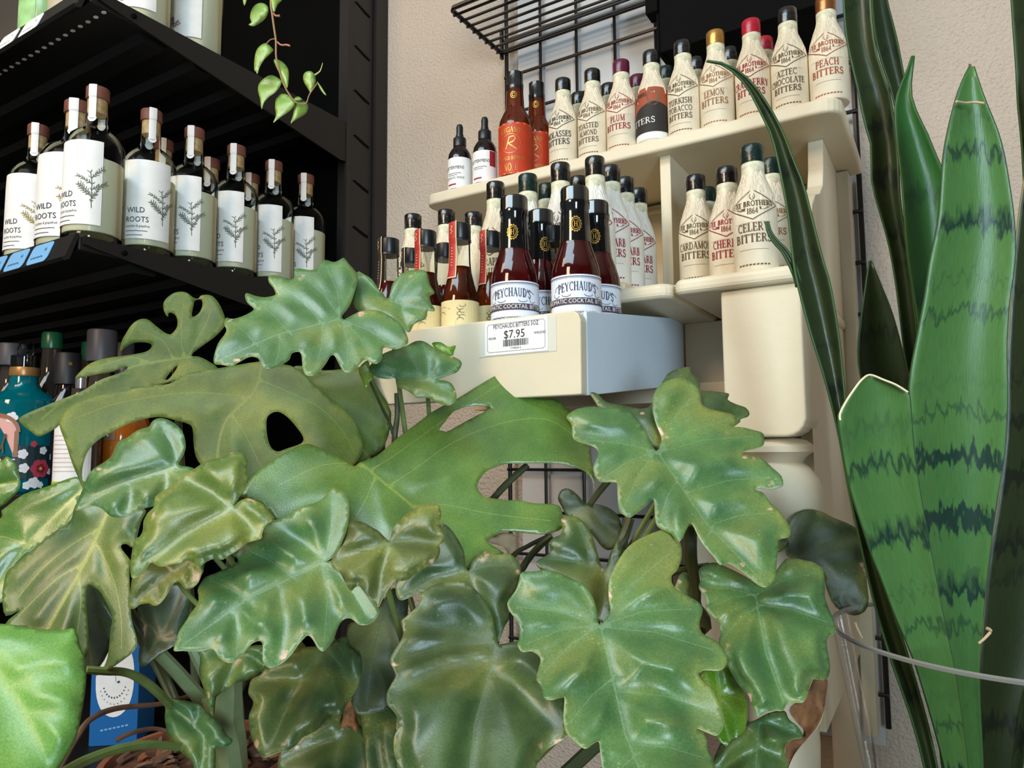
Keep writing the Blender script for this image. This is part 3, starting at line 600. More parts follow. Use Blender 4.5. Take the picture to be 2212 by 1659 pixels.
# ================================================================ bottles
# ---- paper-wrapped bitters bottles
FB = [(0.0215, 0), (0.0228, 0.002), (0.0228, 0.066), (0.0222, 0.072), (0.0200, 0.082), (0.0160, 0.094), (0.0128, 0.104), (0.0116, 0.111), (0.0113, 0.121)]
FBR = prof_r(FB)
def crumple_mesh():
    mbx = MB().lathe(FB, 40, True, True); r = random.Random(5)
    ph = [r.uniform(0, 6.28) for _ in range(6)]
    out = []
    for x, y, z in mbx.v:
        a = math.atan2(y, x); k = max(0, min(1, (z - .06) / .03)) * max(0, min(1, (.118 - z) / .02))
        d = 1 + k * 0.035 * (math.sin(5 * a + ph[0] + z * 60) + 0.7 * math.sin(9 * a + ph[1] - z * 90) + .5 * math.sin(14 * a + ph[2]))
        out.append((x * d, y * d, z))
    mbx.v = out; return mbx
ME_FB = {k: crumple_mesh().mesh('wrapped_body', m, True) for k, m in (('c', M_PAPER), ('w', M_PAPERW))}
ME_BAND = MB().lathe([(0.0117, 0.108), (0.0119, 0.109), (0.0118, 0.1205), (0.0115, 0.121)], 28, False, False).mesh('neck_band', M_BAND, True)
CAPP = [(0.0121, 0.1205), (0.0123, 0.122), (0.0120, 0.126), (0.0123, 0.130), (0.0122, 0.139), (0.0112, 0.1405)]
ME_CAP = {}
def cap_mesh(m):
    if m.name not in ME_CAP: ME_CAP[m.name] = MB().lathe(CAPP, 20).mesh('cap', m, True)
    return ME_CAP[m.name]
def diamond_logo():
    d = MB(); w, h, zc = 0.0285, 0.0165, 0.0705
    def seg(a, b, n=8): return [(a[0] + (b[0] - a[0]) * i / n, a[1] + (b[1] - a[1]) * i / n) for i in range(n + 1)]
    c = [(-w, zc - .001), (0, zc + h), (w, zc - .001), (0, zc - h)]
    for i in range(4): stroke(d, seg(c[i], c[(i + 1) % 4]), 0.0009)
    text2d(d, 'FEE BROTHERS', 0, zc - 0.0022, 0.0058, 0.044, bold=1.6)
    text2d(d, '1864', 0, zc - 0.0105, 0.0062, 0.011, bold=1.4)
    for s in (-1, 1):
        d.add([(s * .019, zc - .0035, 0), (s * .007, zc - .0035, 0), (s * .0075, zc - .0065, 0), (s * .013, zc - .006, 0)], [(0, 1, 2, 3)])
    stroke(d, arc(0, zc + .0085, .0028, .0036, 0, 360, 12), 0.0007)
    for q in ((-.001, .0085), (.001, .0085)): stroke(d, [(q[0], zc + q[1] - .002), (q[0], zc + q[1] + .002)], 0.0005)
    stroke(d, [(-.0015, zc + .0072), (.0015, zc + .0072)], 0.0006)
    return d
FEE_G = 'paper wrapped bitters bottles'
def fee(x, y, z, label, cap=M_BLACKCAP, words=None, ink=M_INK, rz=0.0, paper='c', scale=1.0, logo=True, group=None, tall=1.0):
    t = thing('bitters_bottle', label, 'bottle', (x, y, z), rz, group or FEE_G)
    t.scale = (scale, scale, scale * tall)
    link('wrapped_body', ME_FB[paper], t); link('neck_band', ME_BAND, t); link('cap', cap_mesh(cap), t)
    if words:
        m = MB(); n = len(words); z0 = 0.0415 if n == 2 else 0.0430
        hh = 0.0088 if n == 2 else 0.0078
        for i, wd_ in enumerate(words):
            text2d(m, wd_, 0, z0 - i * (hh + .0028), hh, min(0.0088 * len(wd_) * (.62 if n == 2 else .56), 0.052), bold=1.25)
        stroke(m, [(-.02 + .004 * i, .051) for i in range(11)], 0.0002)
        stroke(m, [(-.015 + .005 * i, z0 - n * (hh + .0028) + .004) for i in range(7)], 0.0003)
        for k in range(9): stroke(m, [(-.016 + .0037 * k, .006), (-.0138 + .0037 * k, .0065)], 0.0014)
        m2 = MB(); m2.v = m.v; m2.f = m.f
        wrap(m2, FBR, 0, .0005); link('printed_words', m2.mesh('printed_words', ink), t)
    if logo and words:
        link('diamond_emblem', wrap(diamond_logo(), FBR, 0, .0006).mesh('diamond_emblem', ink), t)
    return t
FY = 0.934
def fx(px, Y): return onY(px, 250, Y).x
top_row = [(1217, 'MOLASSES', ['MOLASSES', 'BITTERS'], M_BLACKCAP, M_INK), (1281, 'TOASTED ALMOND', ['TOASTED', 'ALMOND', 'BITTERS'], M_BLACKCAP, M_INKBR),
           (1344, 'PLUM', ['PLUM', 'BITTERS'], M_PLUMCAP, M_INKRED), (1479, 'TURKISH TOBACCO', ['TURKISH', 'TOBACCO', 'BITTERS'], M_BLACKCAP, M_INKBR),
           (1551, 'LEMON', ['LEMON', 'BITTERS'], M_GOLDCAP, M_INKOR), (1630, 'CRANBERRY', ['CRANBERRY', 'BITTERS'], M_REDCAP, M_INKRED),
           (1710, 'AZTEC CHOCOLATE', ['AZTEC', 'CHOCOLATE', 'BITTERS'], M_BLACKCAP, M_INKBR), (1795, 'PEACH', ['PEACH', 'BITTERS'], M_COPPERCAP, M_INKRUST)]
capw = {M_BLACKCAP: 'black', M_PLUMCAP: 'plum red', M_GOLDCAP: 'gold', M_REDCAP: 'bright red', M_COPPERCAP: 'copper', M_GREENCAP: 'dark green'}
for px, nm, wds, cp, ink in top_row:
    fee(fx(px, FY), FY, TZ, 'paper wrapped bottle reading %s with %s cap on the top shelf' % (nm, capw[cp]), cp, wds, ink, rz=random.uniform(-.02, .1))
for px, lab, cp in ((1251, 'MOLASSES', M_BLACKCAP), (1316, 'TOASTED ALMOND', M_BLACKCAP), (1379, 'PLUM', M_PLUMCAP), (1441, 'portrait label', M_GREENCAP), (1507, 'TURKISH TOBACCO', M_BLACKCAP), (1581, 'LEMON', M_BLACKCAP), (1657, 'CRANBERRY', M_REDCAP)):
    y = FY + 0.052
    fee(fx(px, y), y, TZ, 'bottle with %s cap half hidden behind the %s bottle, top shelf' % (capw[cp], lab), cp)
# the bottle with the portrait label
t = fee(fx(1410, FY), FY, TZ, 'bottle with black and rust portrait label under a black cap, top shelf', M_BLACKCAP)
tl = patch(FBR, -.042, .042, .012, .080, .0005, 26, 12).mesh('rust_label_ground', M_INKRUST); link('rust_label_ground', tl, t)
m = MB(); pts = [(-.042, .014), (.034, .014), (.034, .047), (.028, .053), (.018, .056), (.010, .058), (.002, .056), (-.010, .052), (-.022, .046), (-.034, .040), (-.042, .036)]
for i in range(24):
    x0 = -.042 + i * .0032; x1 = x0 + .0032
    xs = [p[0] for p in pts[1:]][::-1]; ys = [p[1] for p in pts[1:]][::-1]
    m.add([(x0, .014, 0), (x1, .014, 0), (x1, float(np.interp(x1, xs, ys)), 0), (x0, float(np.interp(x0, xs, ys)), 0)], [(0, 1, 2, 3)])
link('dark_coat_print', wrap(m, FBR, 0, .0008).mesh('dark_coat_print', M_INK), t)
m = MB(); hd = [(0.009 + .0085 * math.cos(a), .064 + .0125 * math.sin(a), 0) for a in np.linspace(0, 6.28, 15)[:-1]]; m.add(hd, [tuple(range(14))])
link('head_print', wrap(m, FBR, 0, .0009).mesh('head_print', plain('sepia_print', srgb(120, 88, 70), .7, noise=.3, nscale=260)), t)
m = MB(); dz = [(-.040, .066), (-.016, .0795), (.008, .071), (-.016, .060)]
m.add([(a, b, 0) for a, b in dz], [(0, 1, 2, 3)]); link('diamond_ground', wrap(m, FBR, 0, .0010).mesh('diamond_ground', M_LABELW), t)
m = MB(); text2d(m, 'BROTHERS', -.013, .067, .0055, .026, bold=1.2); text2d(m, '1864', -.018, .0615, .005, .010)
link('diamond_words', wrap(m, FBR, 0, .0013).mesh('diamond_words', M_INK), t)
m = MB(); text2d(m, 'BITTERS', -.012, .027, .0085, .046); link('printed_words', wrap(m, FBR, 0, .0012).mesh('printed_words', M_WHITEINK), t)
link('white_base_label', patch(FBR, -.042, .042, .004, .016, .0007, 24, 2).mesh('white_base_label', M_LABELW), t)

# ---- bottles on the counter boards
cub = [(-0.164, 0.768, 0, 'CELERY', ['CELERY', 'BITTERS'], M_GREENCAP, M_INKBR, 1.0, 'bottle reading CELERY with near-black cap in the right cubby, nearest of its row'),
       (-0.2035, 0.8145, 0, 'CHERRY', ['CHERRY', 'BITTERS'], M_BLACKCAP, M_INKRED, 1.0, 'bottle with red CHERRY print half hidden behind the CELERY bottle'),
       (-0.255, 0.865, 1, 'CARDAMOM', ['CARDAMOM', 'BITTERS'], M_BLACKCAP, M_INKBR, 1.0, 'bottle reading CARDAMOM with foil black cap beside the cubby divider')]
for x, y, up, nm, wds, cp, ink, sc, lab in cub: fee(x, y, LZ + .018 * up, lab, cp, wds, ink, rz=.12, scale=sc, group='bitters bottles in the right cubby')
fee(-0.256, 0.915, LZ + .018, 'bottle standing right behind the CARDAMOM bottle in the cubby', M_GREENCAP, ['CARDAMOM', 'BITTERS'], M_INKBR, rz=.1, group='bitters bottles in the right cubby')
fee(-0.262, 0.985, LZ + .018, 'rearmost dark capped bottle deep inside the right cubby', M_GREENCAP, group='bitters bottles in the right cubby')
fee(-0.1635, 0.862, LZ + .018, 'bottle with dark green cap at the curved side of the cubby', M_GREENCAP, ['BITTERS'], M_INKOR, rz=.1, group='bitters bottles in the right cubby')
CG = 'bitters bottles on the left counter board'
def colm(px, X): return abs(X) / math.tan(YAW - math.atan((px - CX) / F))
fee(-0.347, 0.7635, LZ, 'tallest looking white wrapped bottle above the drawer, beside its three followers', M_BLACKCAP, ['RHUBARB', 'BITTERS'], M_INKRED, paper='w', rz=.15, tall=1.19, group=CG)
for y, up, nm in ((0.811, 1, 'second'), (0.858, 1, 'third'), (0.905, 1, 'fourth and last')):
    fee(-0.347, y, LZ + .018 * up, '%s white wrapped RHUBARB bottle in the line left of the divider' % nm, M_BLACKCAP, ['RHUBARB', 'BITTERS'], M_INKRED, paper='w', rz=.35, tall=1.1, group=CG)
fee(-0.394, 0.7635, LZ, 'white wrapped bottle with shiny black cap between two drawer bottles, second from the right', M_BLACKCAP, ['BITTERS'], M_INK, paper='w', rz=.2, tall=1.21, group=CG)
fee(-0.394, 0.815, LZ + .018, 'dark capped bottle peeking out between two taller white wrapped bottles', M_BLACKCAP, tall=1.08, group=CG)
fee(-0.441, 0.7635, LZ, 'white wrapped bottle with dark green cap left of the black capped ones', M_GREENCAP, None, M_INK, paper='w', rz=.2, tall=1.18, group=CG)
fee(-0.441, 0.815, LZ + .018, 'bottle with dark green cap standing behind the other green capped one', M_GREENCAP, tall=1.08, group=CG)
fee(-0.490, 0.7635, LZ, 'cream wrapped bottle reading GRAPEFRUIT behind the red sealed bottles', M_BLACKCAP, ['GRAPE', 'FRUIT', 'BITTERS'], M_INKBR, rz=.2, tall=1.18, group=CG)
fee(-0.490, 0.815, LZ + .018, 'black capped bottle just right behind the GRAPEFRUIT bottle', M_BLACKCAP, group=CG)
fee(-0.540, 0.785, LZ, 'bottle with crumpled shiny black foil under the left end of the top shelf', M_BLACKCAP, group=CG)
fee(-0.590, 0.790, LZ, 'bottle with black foil cap, second from the left on the counter board', M_BLACKCAP, None, M_INK, rz=.2, tall=1.1, group=CG)
fee(-0.636, 0.772, LZ, 'leftmost wrapped bottle on the counter board beside the black post', M_BLACKCAP, ['BITTERS'], M_INK, rz=.2, tall=1.08, group=CG)

# ---- dropper bottles and red-labelled bottles at the left end of the top shelf
DP = [(0.0175, 0), (0.0195, .002), (0.0195, .058), (0.0185, .066), (0.015, .073), (0.011, .078), (0.010, .081)]
DPR = prof_r(DP)
ME_DB = MB().lathe(DP, 32).mesh('glass_body', M_DARKB, True)
ME_DC = MB().lathe([(0.0108, .080), (0.0108, .094), (0.0098, .0955)], 24).mesh('screw_collar', M_BLACKPL, True)
ME_DD = MB().lathe([(0.0065, .095), (0.0066, .100), (0.0056, .104), (0.0058, .114), (0.0045, .1185), (0.002, .120)], 20).mesh('dropper_bulb', M_BLACKPL, True)
ME_DL = patch(DPR, -.044, .044, .004, .056, .0004, 26, 4).mesh('paper_label', M_LABELW)
for px, lab in ((993, 'leftmost dropper bottle with white label at the end of the top shelf'), (1047, 'dropper bottle with white label beside the red labelled bottle')):
    y = 0.935
    t = thing('dropper_bottle', lab, 'bottle', (fx(px, y), y, TZ), .1, 'dropper bottles on the top shelf')
    link('glass_body', ME_DB, t); link('screw_collar', ME_DC, t); link('dropper_bulb', ME_DD, t); link('paper_label', ME_DL, t)
    m = MB(); put(m, fonttext('BITTERMENS', .0055, .034), 0, .036); put(m, fonttext('XOCOLATL MOLE', .0034), -.002, .0195) if px < 1000 else None; stroke(m, [(-.012 + .004 * k_, .0285 + .0004 * (k_ % 2)) for k_ in range(7)], .0007); stroke(m, [(-.010 + .004 * k_, .0255 + .0004 * (k_ % 2)) for k_ in range(5)], .0006)
    link('label_print', wrap(m, DPR, 0, .0008).mesh('label_print', M_INK), t)
    m = MB(); m.add([(-.012 + .004 * i, zz, 0) for zz in (.009, .0115) for i in range(5)], [(i, i + 1, i + 6, i + 5) for i in range(4)]); m.add([(.017 + .003 * i, zz, 0) for zz in (.03, .055) for i in range(5)], [(i, i + 1, i + 6, i + 5) for i in range(4)]) if px > 1000 else None
    link('red_band', wrap(m, DPR, 0, .0007).mesh('red_band', M_INKRED), t)
RP = [(0.025, 0), (0.0268, .002), (0.0268, .088), (0.0255, .096), (0.0205, .108), (0.0160, .116), (0.0148, .122), (0.0132, .150), (0.0128, .153)]
RPR = prof_r(RP)
ME_RB = MB().lathe(RP, 36).mesh('glass_body', M_AMBER, True)
ME_RC = MB().lathe([(0.0138, .150), (0.0142, .158), (0.0134, .160), (0.0134, .178), (0.0125, .179)], 12).mesh('cap', M_BLACKCAP, True)
ME_RL = patch(RPR, -.058, .058, .003, .086, .0004, 30, 6).mesh('paper_label', M_LABELRED)
for px, y, lab in ((1113, 0.938, 'amber bottle with large orange red label beside the droppers, nearer of two'), (1160, 0.985, 'amber bottle with orange red label standing behind its twin')):
    t = thing('amber_bottle', lab, 'bottle', (fx(px, y), y, TZ), .25, 'red labelled amber bottles')
    link('glass_body', ME_RB, t); link('cap', ME_RC, t); link('paper_label', ME_RL, t)
    m = MB(); text2d(m, "REGANS'", 0, .070, .0085, .034, yfun=lambda u: -u * u * 12); text2d(m, 'ORANGE BITTERS', 0, .0255, .0055, .044); text2d(m, 'No. 6'.upper(), 0, .008, .012, .022)
    stroke(m, arc(0, .052, .0155, .0155, 0, 360, 28), .0007)
    stroke(m, [(-.008, .043), (-.002, .062), (.005, .0635), (.008, .059), (.004, .0545), (-.004, .0525), (.002, .048), (.009, .0425)], .0016)
    link('label_print', wrap(m, RPR, 0, .0008).mesh('label_print', M_GOLDINK), t)
    m = MB()
    for zz in (.0035, .0835): m.add([(-.058 + .0116 * i, z2, 0) for z2 in (zz, zz + .002) for i in range(11)], [(i, i + 1, i + 12, i + 11) for i in range(10)])
    link('label_border', wrap(m, RPR, 0, .0007).mesh('label_border', plain('orange_border', srgb(226, 130, 40), .5)), t)
    m = MB(); stroke(m, arc(.002, .137, .005, .0055, 0, 360, 16), .001); stroke(m, arc(.002, .137, .0025, .003, 0, 360, 10), .0009)
    link('neck_emblem', wrap(m, lambda z: float(np.interp(z, [.12, .15], [.0150, .0133])), 0, .0008).mesh('neck_emblem', M_GOLDINK), t)

# ---- dark red bitters on the drawer
PP = [(0.025, 0), (0.0268, .002), (0.0268, .046), (0.0262, .052), (0.0225, .064), (0.0180, .075), (0.0166, .082), (0.0158, .100), (0.0150, .112)]
PPR = prof_r(PP)
ME_PB = MB().lathe(PP, 36).mesh('glass_body', M_DRED, True)
ME_PC = MB().lathe([(0.0176, .078), (0.0170, .084), (0.0160, .104), (0.0152, .112), (0.0162, .114), (0.0166, .119), (0.0158, .121), (0.0158, .131), (0.0148, .1335), (0.012, .1345)], 32, False).mesh('capsule', plain('glossy_black_capsule', srgb(14, 16, 18), .12, coat=.8), True)
ME_PL = patch(PPR, -.062, .062, .004, .0425, .0004, 32, 3).mesh('paper_label', plain('blue_white_label', srgb(226, 230, 238), .45))
def peych(x, y, rz, lab):
    t = thing('bitters_bottle', lab, 'bottle', (x, y, DZ), rz, 'dark red bitters bottles on the drawer'); t.scale = (.97, .97, 1.08)
    link('glass_body', ME_PB, t); link('capsule', ME_PC, t); link('paper_label', ME_PL, t)
    m = MB(); text2d(m, "PEYCHAUD'S", 0, .027, .0085, .043, yfun=lambda u: -u * u * 5, bold=1.25)
    for zz, tk in ((.0405, .0007), (.0392, .0003), (.0062, .0004)): stroke(m, [(-.060 + .006 * i, zz) for i in range(21)], tk)
    put(m, fonttext('AROMATIC COCKTAIL BITTERS', .0026, .050), 0, .0048)
    for s in (-1, 1):
        stroke(m, arc(s * .020, .028, .006, .004, 20, 200, 8), .0005); stroke(m, arc(s * .024, .024, .004, .003, 160, 340, 8), .0005); stroke(m, arc(s * .012, .0235, .005, .002, 180, 360, 8), .0005)
    link('label_print', wrap(m, PPR, 0, .0008).mesh('label_print', plain('navy_ink', srgb(58, 54, 84), .6)), t)
    m = MB(); nb = 16
    m.add([(-.048 + .096 * i / nb, zz, 0) for zz in (.0135, .0200) for i in range(nb + 1)], [(i, i + 1, i + nb + 2, i + nb + 1) for i in range(nb)])
    link('dark_band', wrap(m, PPR, 0, .0009).mesh('dark_band', plain('plum_ink', srgb(70, 56, 74), .6)), t)
    m = MB(); put(m, fonttext('AROMATIC COCKTAIL BITTERS', .0042, .078), 0, .0150); link('band_lettering', wrap(m, PPR, 0, .0012).mesh('band_lettering', M_WHITEINK), t)
    m = MB()
    stroke(m, arc(0, .094, .0058, .0070, 0, 360, 22), .0008); stroke(m, arc(0, .094, .0042, .0052, 0, 360, 18), .0006)
    for k in range(14): a_ = k / 14 * 6.283; stroke(m, [(.0060 * math.cos(a_), .094 + .0072 * math.sin(a_)), (.0068 * math.cos(a_), .094 + .0081 * math.sin(a_))], .0012)
    text2d(m, 'H', 0, .0913, .0055, .0045)
    link('gold_crest', wrap(m, lambda z: float(np.interp(z, [.078, .084, .104, .112], [.0176, .0170, .0160, .0152])), 0, .0006).mesh('gold_crest', M_GOLDINK), t)
def dx(px, Y): return onY(px, 600, Y).x
peych(dx(1112, .6525), .6525, .42, 'glossy dark red bottle with white label directly above the price sticker')
peych(-0.3260, .664, .50, 'glossy dark red bottle with white label at the right corner of the drawer')
peych(dx(1112, .6525) + .002, .709, .80, 'dark red bottle standing behind the one above the price sticker')
peych(-0.3262, .7165, .35, 'dark red bottle standing behind the one at the drawer corner')
SP_ = [(0.0168, 0), (0.0182, .002), (0.0182, .030), (0.0176, .036), (0.0140, .050), (0.0112, .062), (0.0102, .074), (0.0098, .096)]
SPR = prof_r(SP_)
ME_SG = MB().lathe([(r + .0002, z) for r, z in SP_], 30, False).mesh('glass_neck', M_GLASS, True)
ME_SLQ = {n: MB().lathe([p for p in SP_ if p[1] <= lv] + [(SPR(lv), lv)], 30).mesh('liquid', mt, True) for n, mt, lv in (('a', M_AMBER, .067), ('d', M_DRED, .064))}
ME_SCAP = MB().lathe([(0.0112, .094), (0.0112, .096), (0.0106, .0965), (0.0108, .097), (0.0108, .112), (0.0100, .1128)], 26).mesh('cap', M_BLACKPL, True)
ME_SLB = patch(SPR, -.040, .040, .003, .030, .0006, 26, 2).mesh('paper_label', M_LABELC)
def strip_mesh(mat, wid=.0052):
    m = MB(); path = [(0.0003, .1136), (.0111, .1134), (.0114, .110), (.0114, .096), (.0106, .090), (.0110, .074), (.0119, .062), (.0136, .054)]
    rows = []
    for r, z in path:
        for i in range(5):
            a_ = (-1 + i * .5) * wid / .0112
            if r < .001: m.v.append((wid * (-1 + i * .5), 0, z))
            else: m.v.append(((r + .0004) * math.sin(a_), -(r + .0004) * math.cos(a_), z))
    for j in range(len(path) - 1):
        for i in range(4): a_ = j * 5 + i; m.f.append((a_, a_ + 1, a_ + 6, a_ + 5))
    return m.mesh('seal_strip', mat)
M_STRIPR = plain('red_strip', srgb(176, 44, 40), .5); M_STRIPB = plain('black_strip', srgb(46, 34, 32), .5); M_STRIPE = plain('cream_strip_edge', srgb(224, 192, 140), .5)
ME_ST = {'r': strip_mesh(M_STRIPR), 'b': strip_mesh(M_STRIPB)}
def edge_mesh():
    m = MB(); path = [(.0111, .1134), (.0115, .110), (.0115, .096), (.0107, .090), (.0111, .074), (.0120, .062), (.0137, .054)]
    for s in (-1, 1):
        n0 = len(m.v)
        for r, z in path:
            for e in (.0044, .0053): a_ = s * e / .0112; m.v.append(((r + .0007) * math.sin(a_), -(r + .0007) * math.cos(a_), z))
        for j in range(len(path) - 1): a_ = n0 + j * 2; m.f.append((a_, a_ + 1, a_ + 3, a_ + 2))
    r, z = path[-1]; n0 = len(m.v)
    for i in range(5):
        for zz in (z, z + .0012): a_ = (-1 + i * .5) * .0053 / .0112; m.v.append(((SPR(zz) + .0012) * math.sin(a_), -(SPR(zz) + .0012) * math.cos(a_), zz))
    for i in range(4): a_ = n0 + i * 2; m.f.append((a_, a_ + 2, a_ + 3, a_ + 1))
    return m.mesh('strip_edge', M_STRIPE)
ME_SE = edge_mesh()
def sealed(px, Y, strip, liq, lab, rz=.0):
    t = thing('sealed_bitters_bottle', lab, 'bottle', (dx(px, Y), Y, DZ), rz, 'small sealed bitters bottles on the drawer'); t.scale = (1.14, 1.14, 1.10)
    link('glass_neck', ME_SG, t); link('liquid', ME_SLQ[liq], t); link('cap', ME_SCAP, t); link('paper_label', ME_SLB, t)
    if strip:
        link('seal_strip', ME_ST[strip], t); link('strip_edge', ME_SE, t)
        m = MB(); stroke(m, [(-.001, .109), (.0015, .1075), (-.001, .105), (.0015, .1025), (-.0012, .1005)], .0006)
        for k in range(7): stroke(m, [(-.0008, .086 - k * .003), (.0012, .0852 - k * .003)], .0006)
        link('strip_print', wrap(m, lambda z: float(np.interp(z, [.054, .062, .074, .090, .096, .11], [.0138, .0121, .0112, .0108, .0116, .0116])), 0, .0009).mesh('strip_print', M_LABELC), t)
    m = MB(); stroke(m, arc(-.006, .016, .004, .003, 0, 200, 8), .0004); stroke(m, [(-.012, .022), (-.004, .024), (.004, .021)], .0003)
    for k in range(6): stroke(m, arc(.014 + .002 * (k % 2), .010 + .003 * k, .003, .002, 40 * k, 40 * k + 190, 6), .0004)
    for k in range(4): stroke(m, [(-.014, .008 - .0012 * k), (.010, .0085 - .0012 * k)], .0003)
    link('label_print', wrap(m, SPR, 0, .0010).mesh('label_print', M_INK), t)
sealed(840, .645, 'b', 'd', 'small bottle with dark brown seal strip at the left end of the drawer', -.45)
sealed(889, .695, 'b', 'd', 'small bottle with dark seal strip behind the leftmost red sealed bottle', -.45)
sealed(920, .645, 'r', 'a', 'leftmost small amber bottle with a red seal strip on the drawer', -.30)
sealed(962, .70, None, 'd', 'small black capped bottle without strip between two red sealed bottles', 0)
sealed(994, .645, 'r', 'a', 'small amber bottle with red seal strip, middle of three on the drawer', -.15)
sealed(1060, .690, 'r', 'a', 'small amber bottle with red strip beside the big dark red bottle', -.25)
sealed(1196, .712, None, 'a', 'small black capped bottle without strip in the gap between the big dark red bottles', 0)

# ---- clear spirit bottles on the shop shelving
WP = [(0.0395, 0), (0.0415, .003), (0.0415, .140), (0.0405, .150), (0.0350, .163), (0.0250, .172), (0.0180, .176), (0.0160, .181), (0.0155, .222)]
WPR = prof_r(WP)
ME_WB = MB().lathe(WP, 44, True, False).mesh('glass_body', M_GLASS, True)
ME_WBASE = MB().lathe([(0.039, .001), (.0405, .004), (.0400, .012), (.030, .014)], 36).mesh('thick_glass_base', thin_glass('base_glass', (.80, .82, .78, 1), .3), True)
ME_WL = MB().lathe([(0.0385, .014), (.0398, .017), (.0398, .122)], 40).mesh('spirit', M_SPIRIT, True)
ME_WC = MB().lathe([(0.0130, .199), (.0140, .202), (.0140, .221)], 24).mesh('cork', M_CORK, True)
ME_WT = MB().lathe([(0.0162, .2205), (.0166, .223), (.0166, .2375), (.0160, .2385)], 28).mesh('stopper_top', M_WOODTOP, True)
ME_WLAB = patch(WPR, -.052, .052, .022, .145, .0006, 30, 5).mesh('paper_label', M_LABELW)
def seal2():
    m = MB(); path = [(.0, .2395), (.0172, .2390), (.0172, .222), (.0160, .219), (.0162, .188)]
    for r, z in path:
        for i in range(5):
            a_ = (-1 + i * .5) * .0055 / .016
            m.v.append((.0055 * (-1 + i * .5), 0, z) if r < .001 else ((r + .0004) * math.sin(a_), -(r + .0004) * math.cos(a_), z))
    for j in range(4):
        for i in range(4): a_ = j * 5 + i; m.f.append((a_, a_ + 1, a_ + 6, a_ + 5))
    n0 = len(m.v)
    for k in range(13):
        a_ = math.pi * k / 12; x = .0066 * math.cos(a_) / .0162; z = .190 - .0075 * math.sin(a_) 
        m.v.append((.0167 * math.sin(x), -.0167 * math.cos(x), z))
    m.f.append(tuple(range(n0, n0 + 13))); return m.mesh('seal_strip', M_SEAL)
ME_WS = seal2()
def sprig(m, cx_, cy_, h, rnd):
    def branch(x, y, a_, L, w, dep):
        n = 6; px_, py_ = x, y
        for k in range(n):
            qx, qy = px_ + L / n * math.cos(a_), py_ + L / n * math.sin(a_); stroke(m, [(px_, py_), (qx, qy)], w); a_ += rnd.uniform(-.12, .12)
            for s_ in (-1, 1):
                nl = rnd.uniform(.0035, .0055); b_ = a_ + s_ * rnd.uniform(.5, .9); stroke(m, [(qx, qy), (qx + nl * math.cos(b_), qy + nl * math.sin(b_))], .0010)
            if dep and k in (1, 2, 3, 4): branch(qx, qy, a_ + (1 if k % 2 else -1) * rnd.uniform(.55, .85), L * .42, .0007, dep - 1)
            px_, py_ = qx, qy
    branch(cx_ + .002, cy_ - h / 2, 1.65, h * .92, .0011, 1); branch(cx_, cy_ - h * .3, .9, h * .4, .0009, 0); branch(cx_, cy_ - h * .2, 2.4, h * .4, .0009, 0)
ME_WSPRIG = {}
for key, mt in (('g', plain('sprig_green', srgb(92, 98, 78), .7)), ('y', plain('sprig_olive', srgb(150, 128, 54), .7))):
    m = MB(); sprig(m, .037, .074, .056, random.Random(4)); ME_WSPRIG[key] = wrap(m, WPR, 0, .0010).mesh('sprig_print', mt)
m = MB(); put(m, fonttext('WILD', .0085, .027), -.001, .062); put(m, fonttext('ROOTS', .0085, .034), .001, .0475)
put(m, fonttext('cucumber & grapefruit', .0038, .036), .002, .0395)
for zz, w_ in ((.0335, .033), (.027, .026)):
    stroke(m, [(-.016 + w_ * i / 6, zz + .0003 * (i % 2)) for i in range(7)], .0008)
ME_WTXT = wrap(m, WPR, 0, .0012).mesh('label_print', M_INK)
def spirit(x, y, z, rz, lab, key='g', wide=1.0, tall=1.06):
    t = thing('spirit_bottle', lab, 'bottle', (x, y, z), rz, 'clear spirit bottles on the black shelf'); t.scale = (wide, wide, tall)
    for nm, me in (('glass_body', ME_WB), ('thick_glass_base', ME_WBASE), ('spirit', ME_WL), ('cork', ME_WC), ('stopper_top', ME_WT), ('paper_label', ME_WLAB), ('sprig_print', ME_WSPRIG[key]), ('label_print', ME_WTXT)): link(nm, me, t)
    link('seal_strip', ME_WS, t).rotation_euler = (0, 0, .55)
    link('seal_strip', ME_WS, t).rotation_euler = (0, 0, .55 + math.pi)
    return t
SX = -1.112; SZ2 = SHZ[1]
def sy(px): return onX(px, 400, SX).y
for px, rz, lab in ((203, .10, 'clear spirit bottle standing at the near corner of the black shelf'), (322, .62, 'spirit bottle turned so its whole label reads, second from the shelf corner'),
                    (417, .05, 'third clear spirit bottle from the shelf corner'), (509, .05, 'fourth clear spirit bottle from the shelf corner'),
                    (591, .05, 'fifth clear spirit bottle from the shelf corner'), (661, .0, 'clear spirit bottle nearest the slotted black post')):
    spirit(SX, sy(px), SZ2, rz, lab)
spirit(-1.216, .600, SZ2, .22, 'spirit bottle with olive sprig label, second along the price rail', 'y', 1.26, 1.12)
spirit(-1.330, .592, SZ2, .28, 'spirit bottle cut by the left picture edge above the blue tags', 'y')
spirit(-1.203, .745, SZ2, .35, 'spirit bottle in the second row behind the fully readable label', 'g')
for y, nm in ((.845, 'third'), (.94, 'fourth'),): spirit(-1.205, y, SZ2, 0, 'spirit bottle in the second row behind the %s front bottle' % nm)

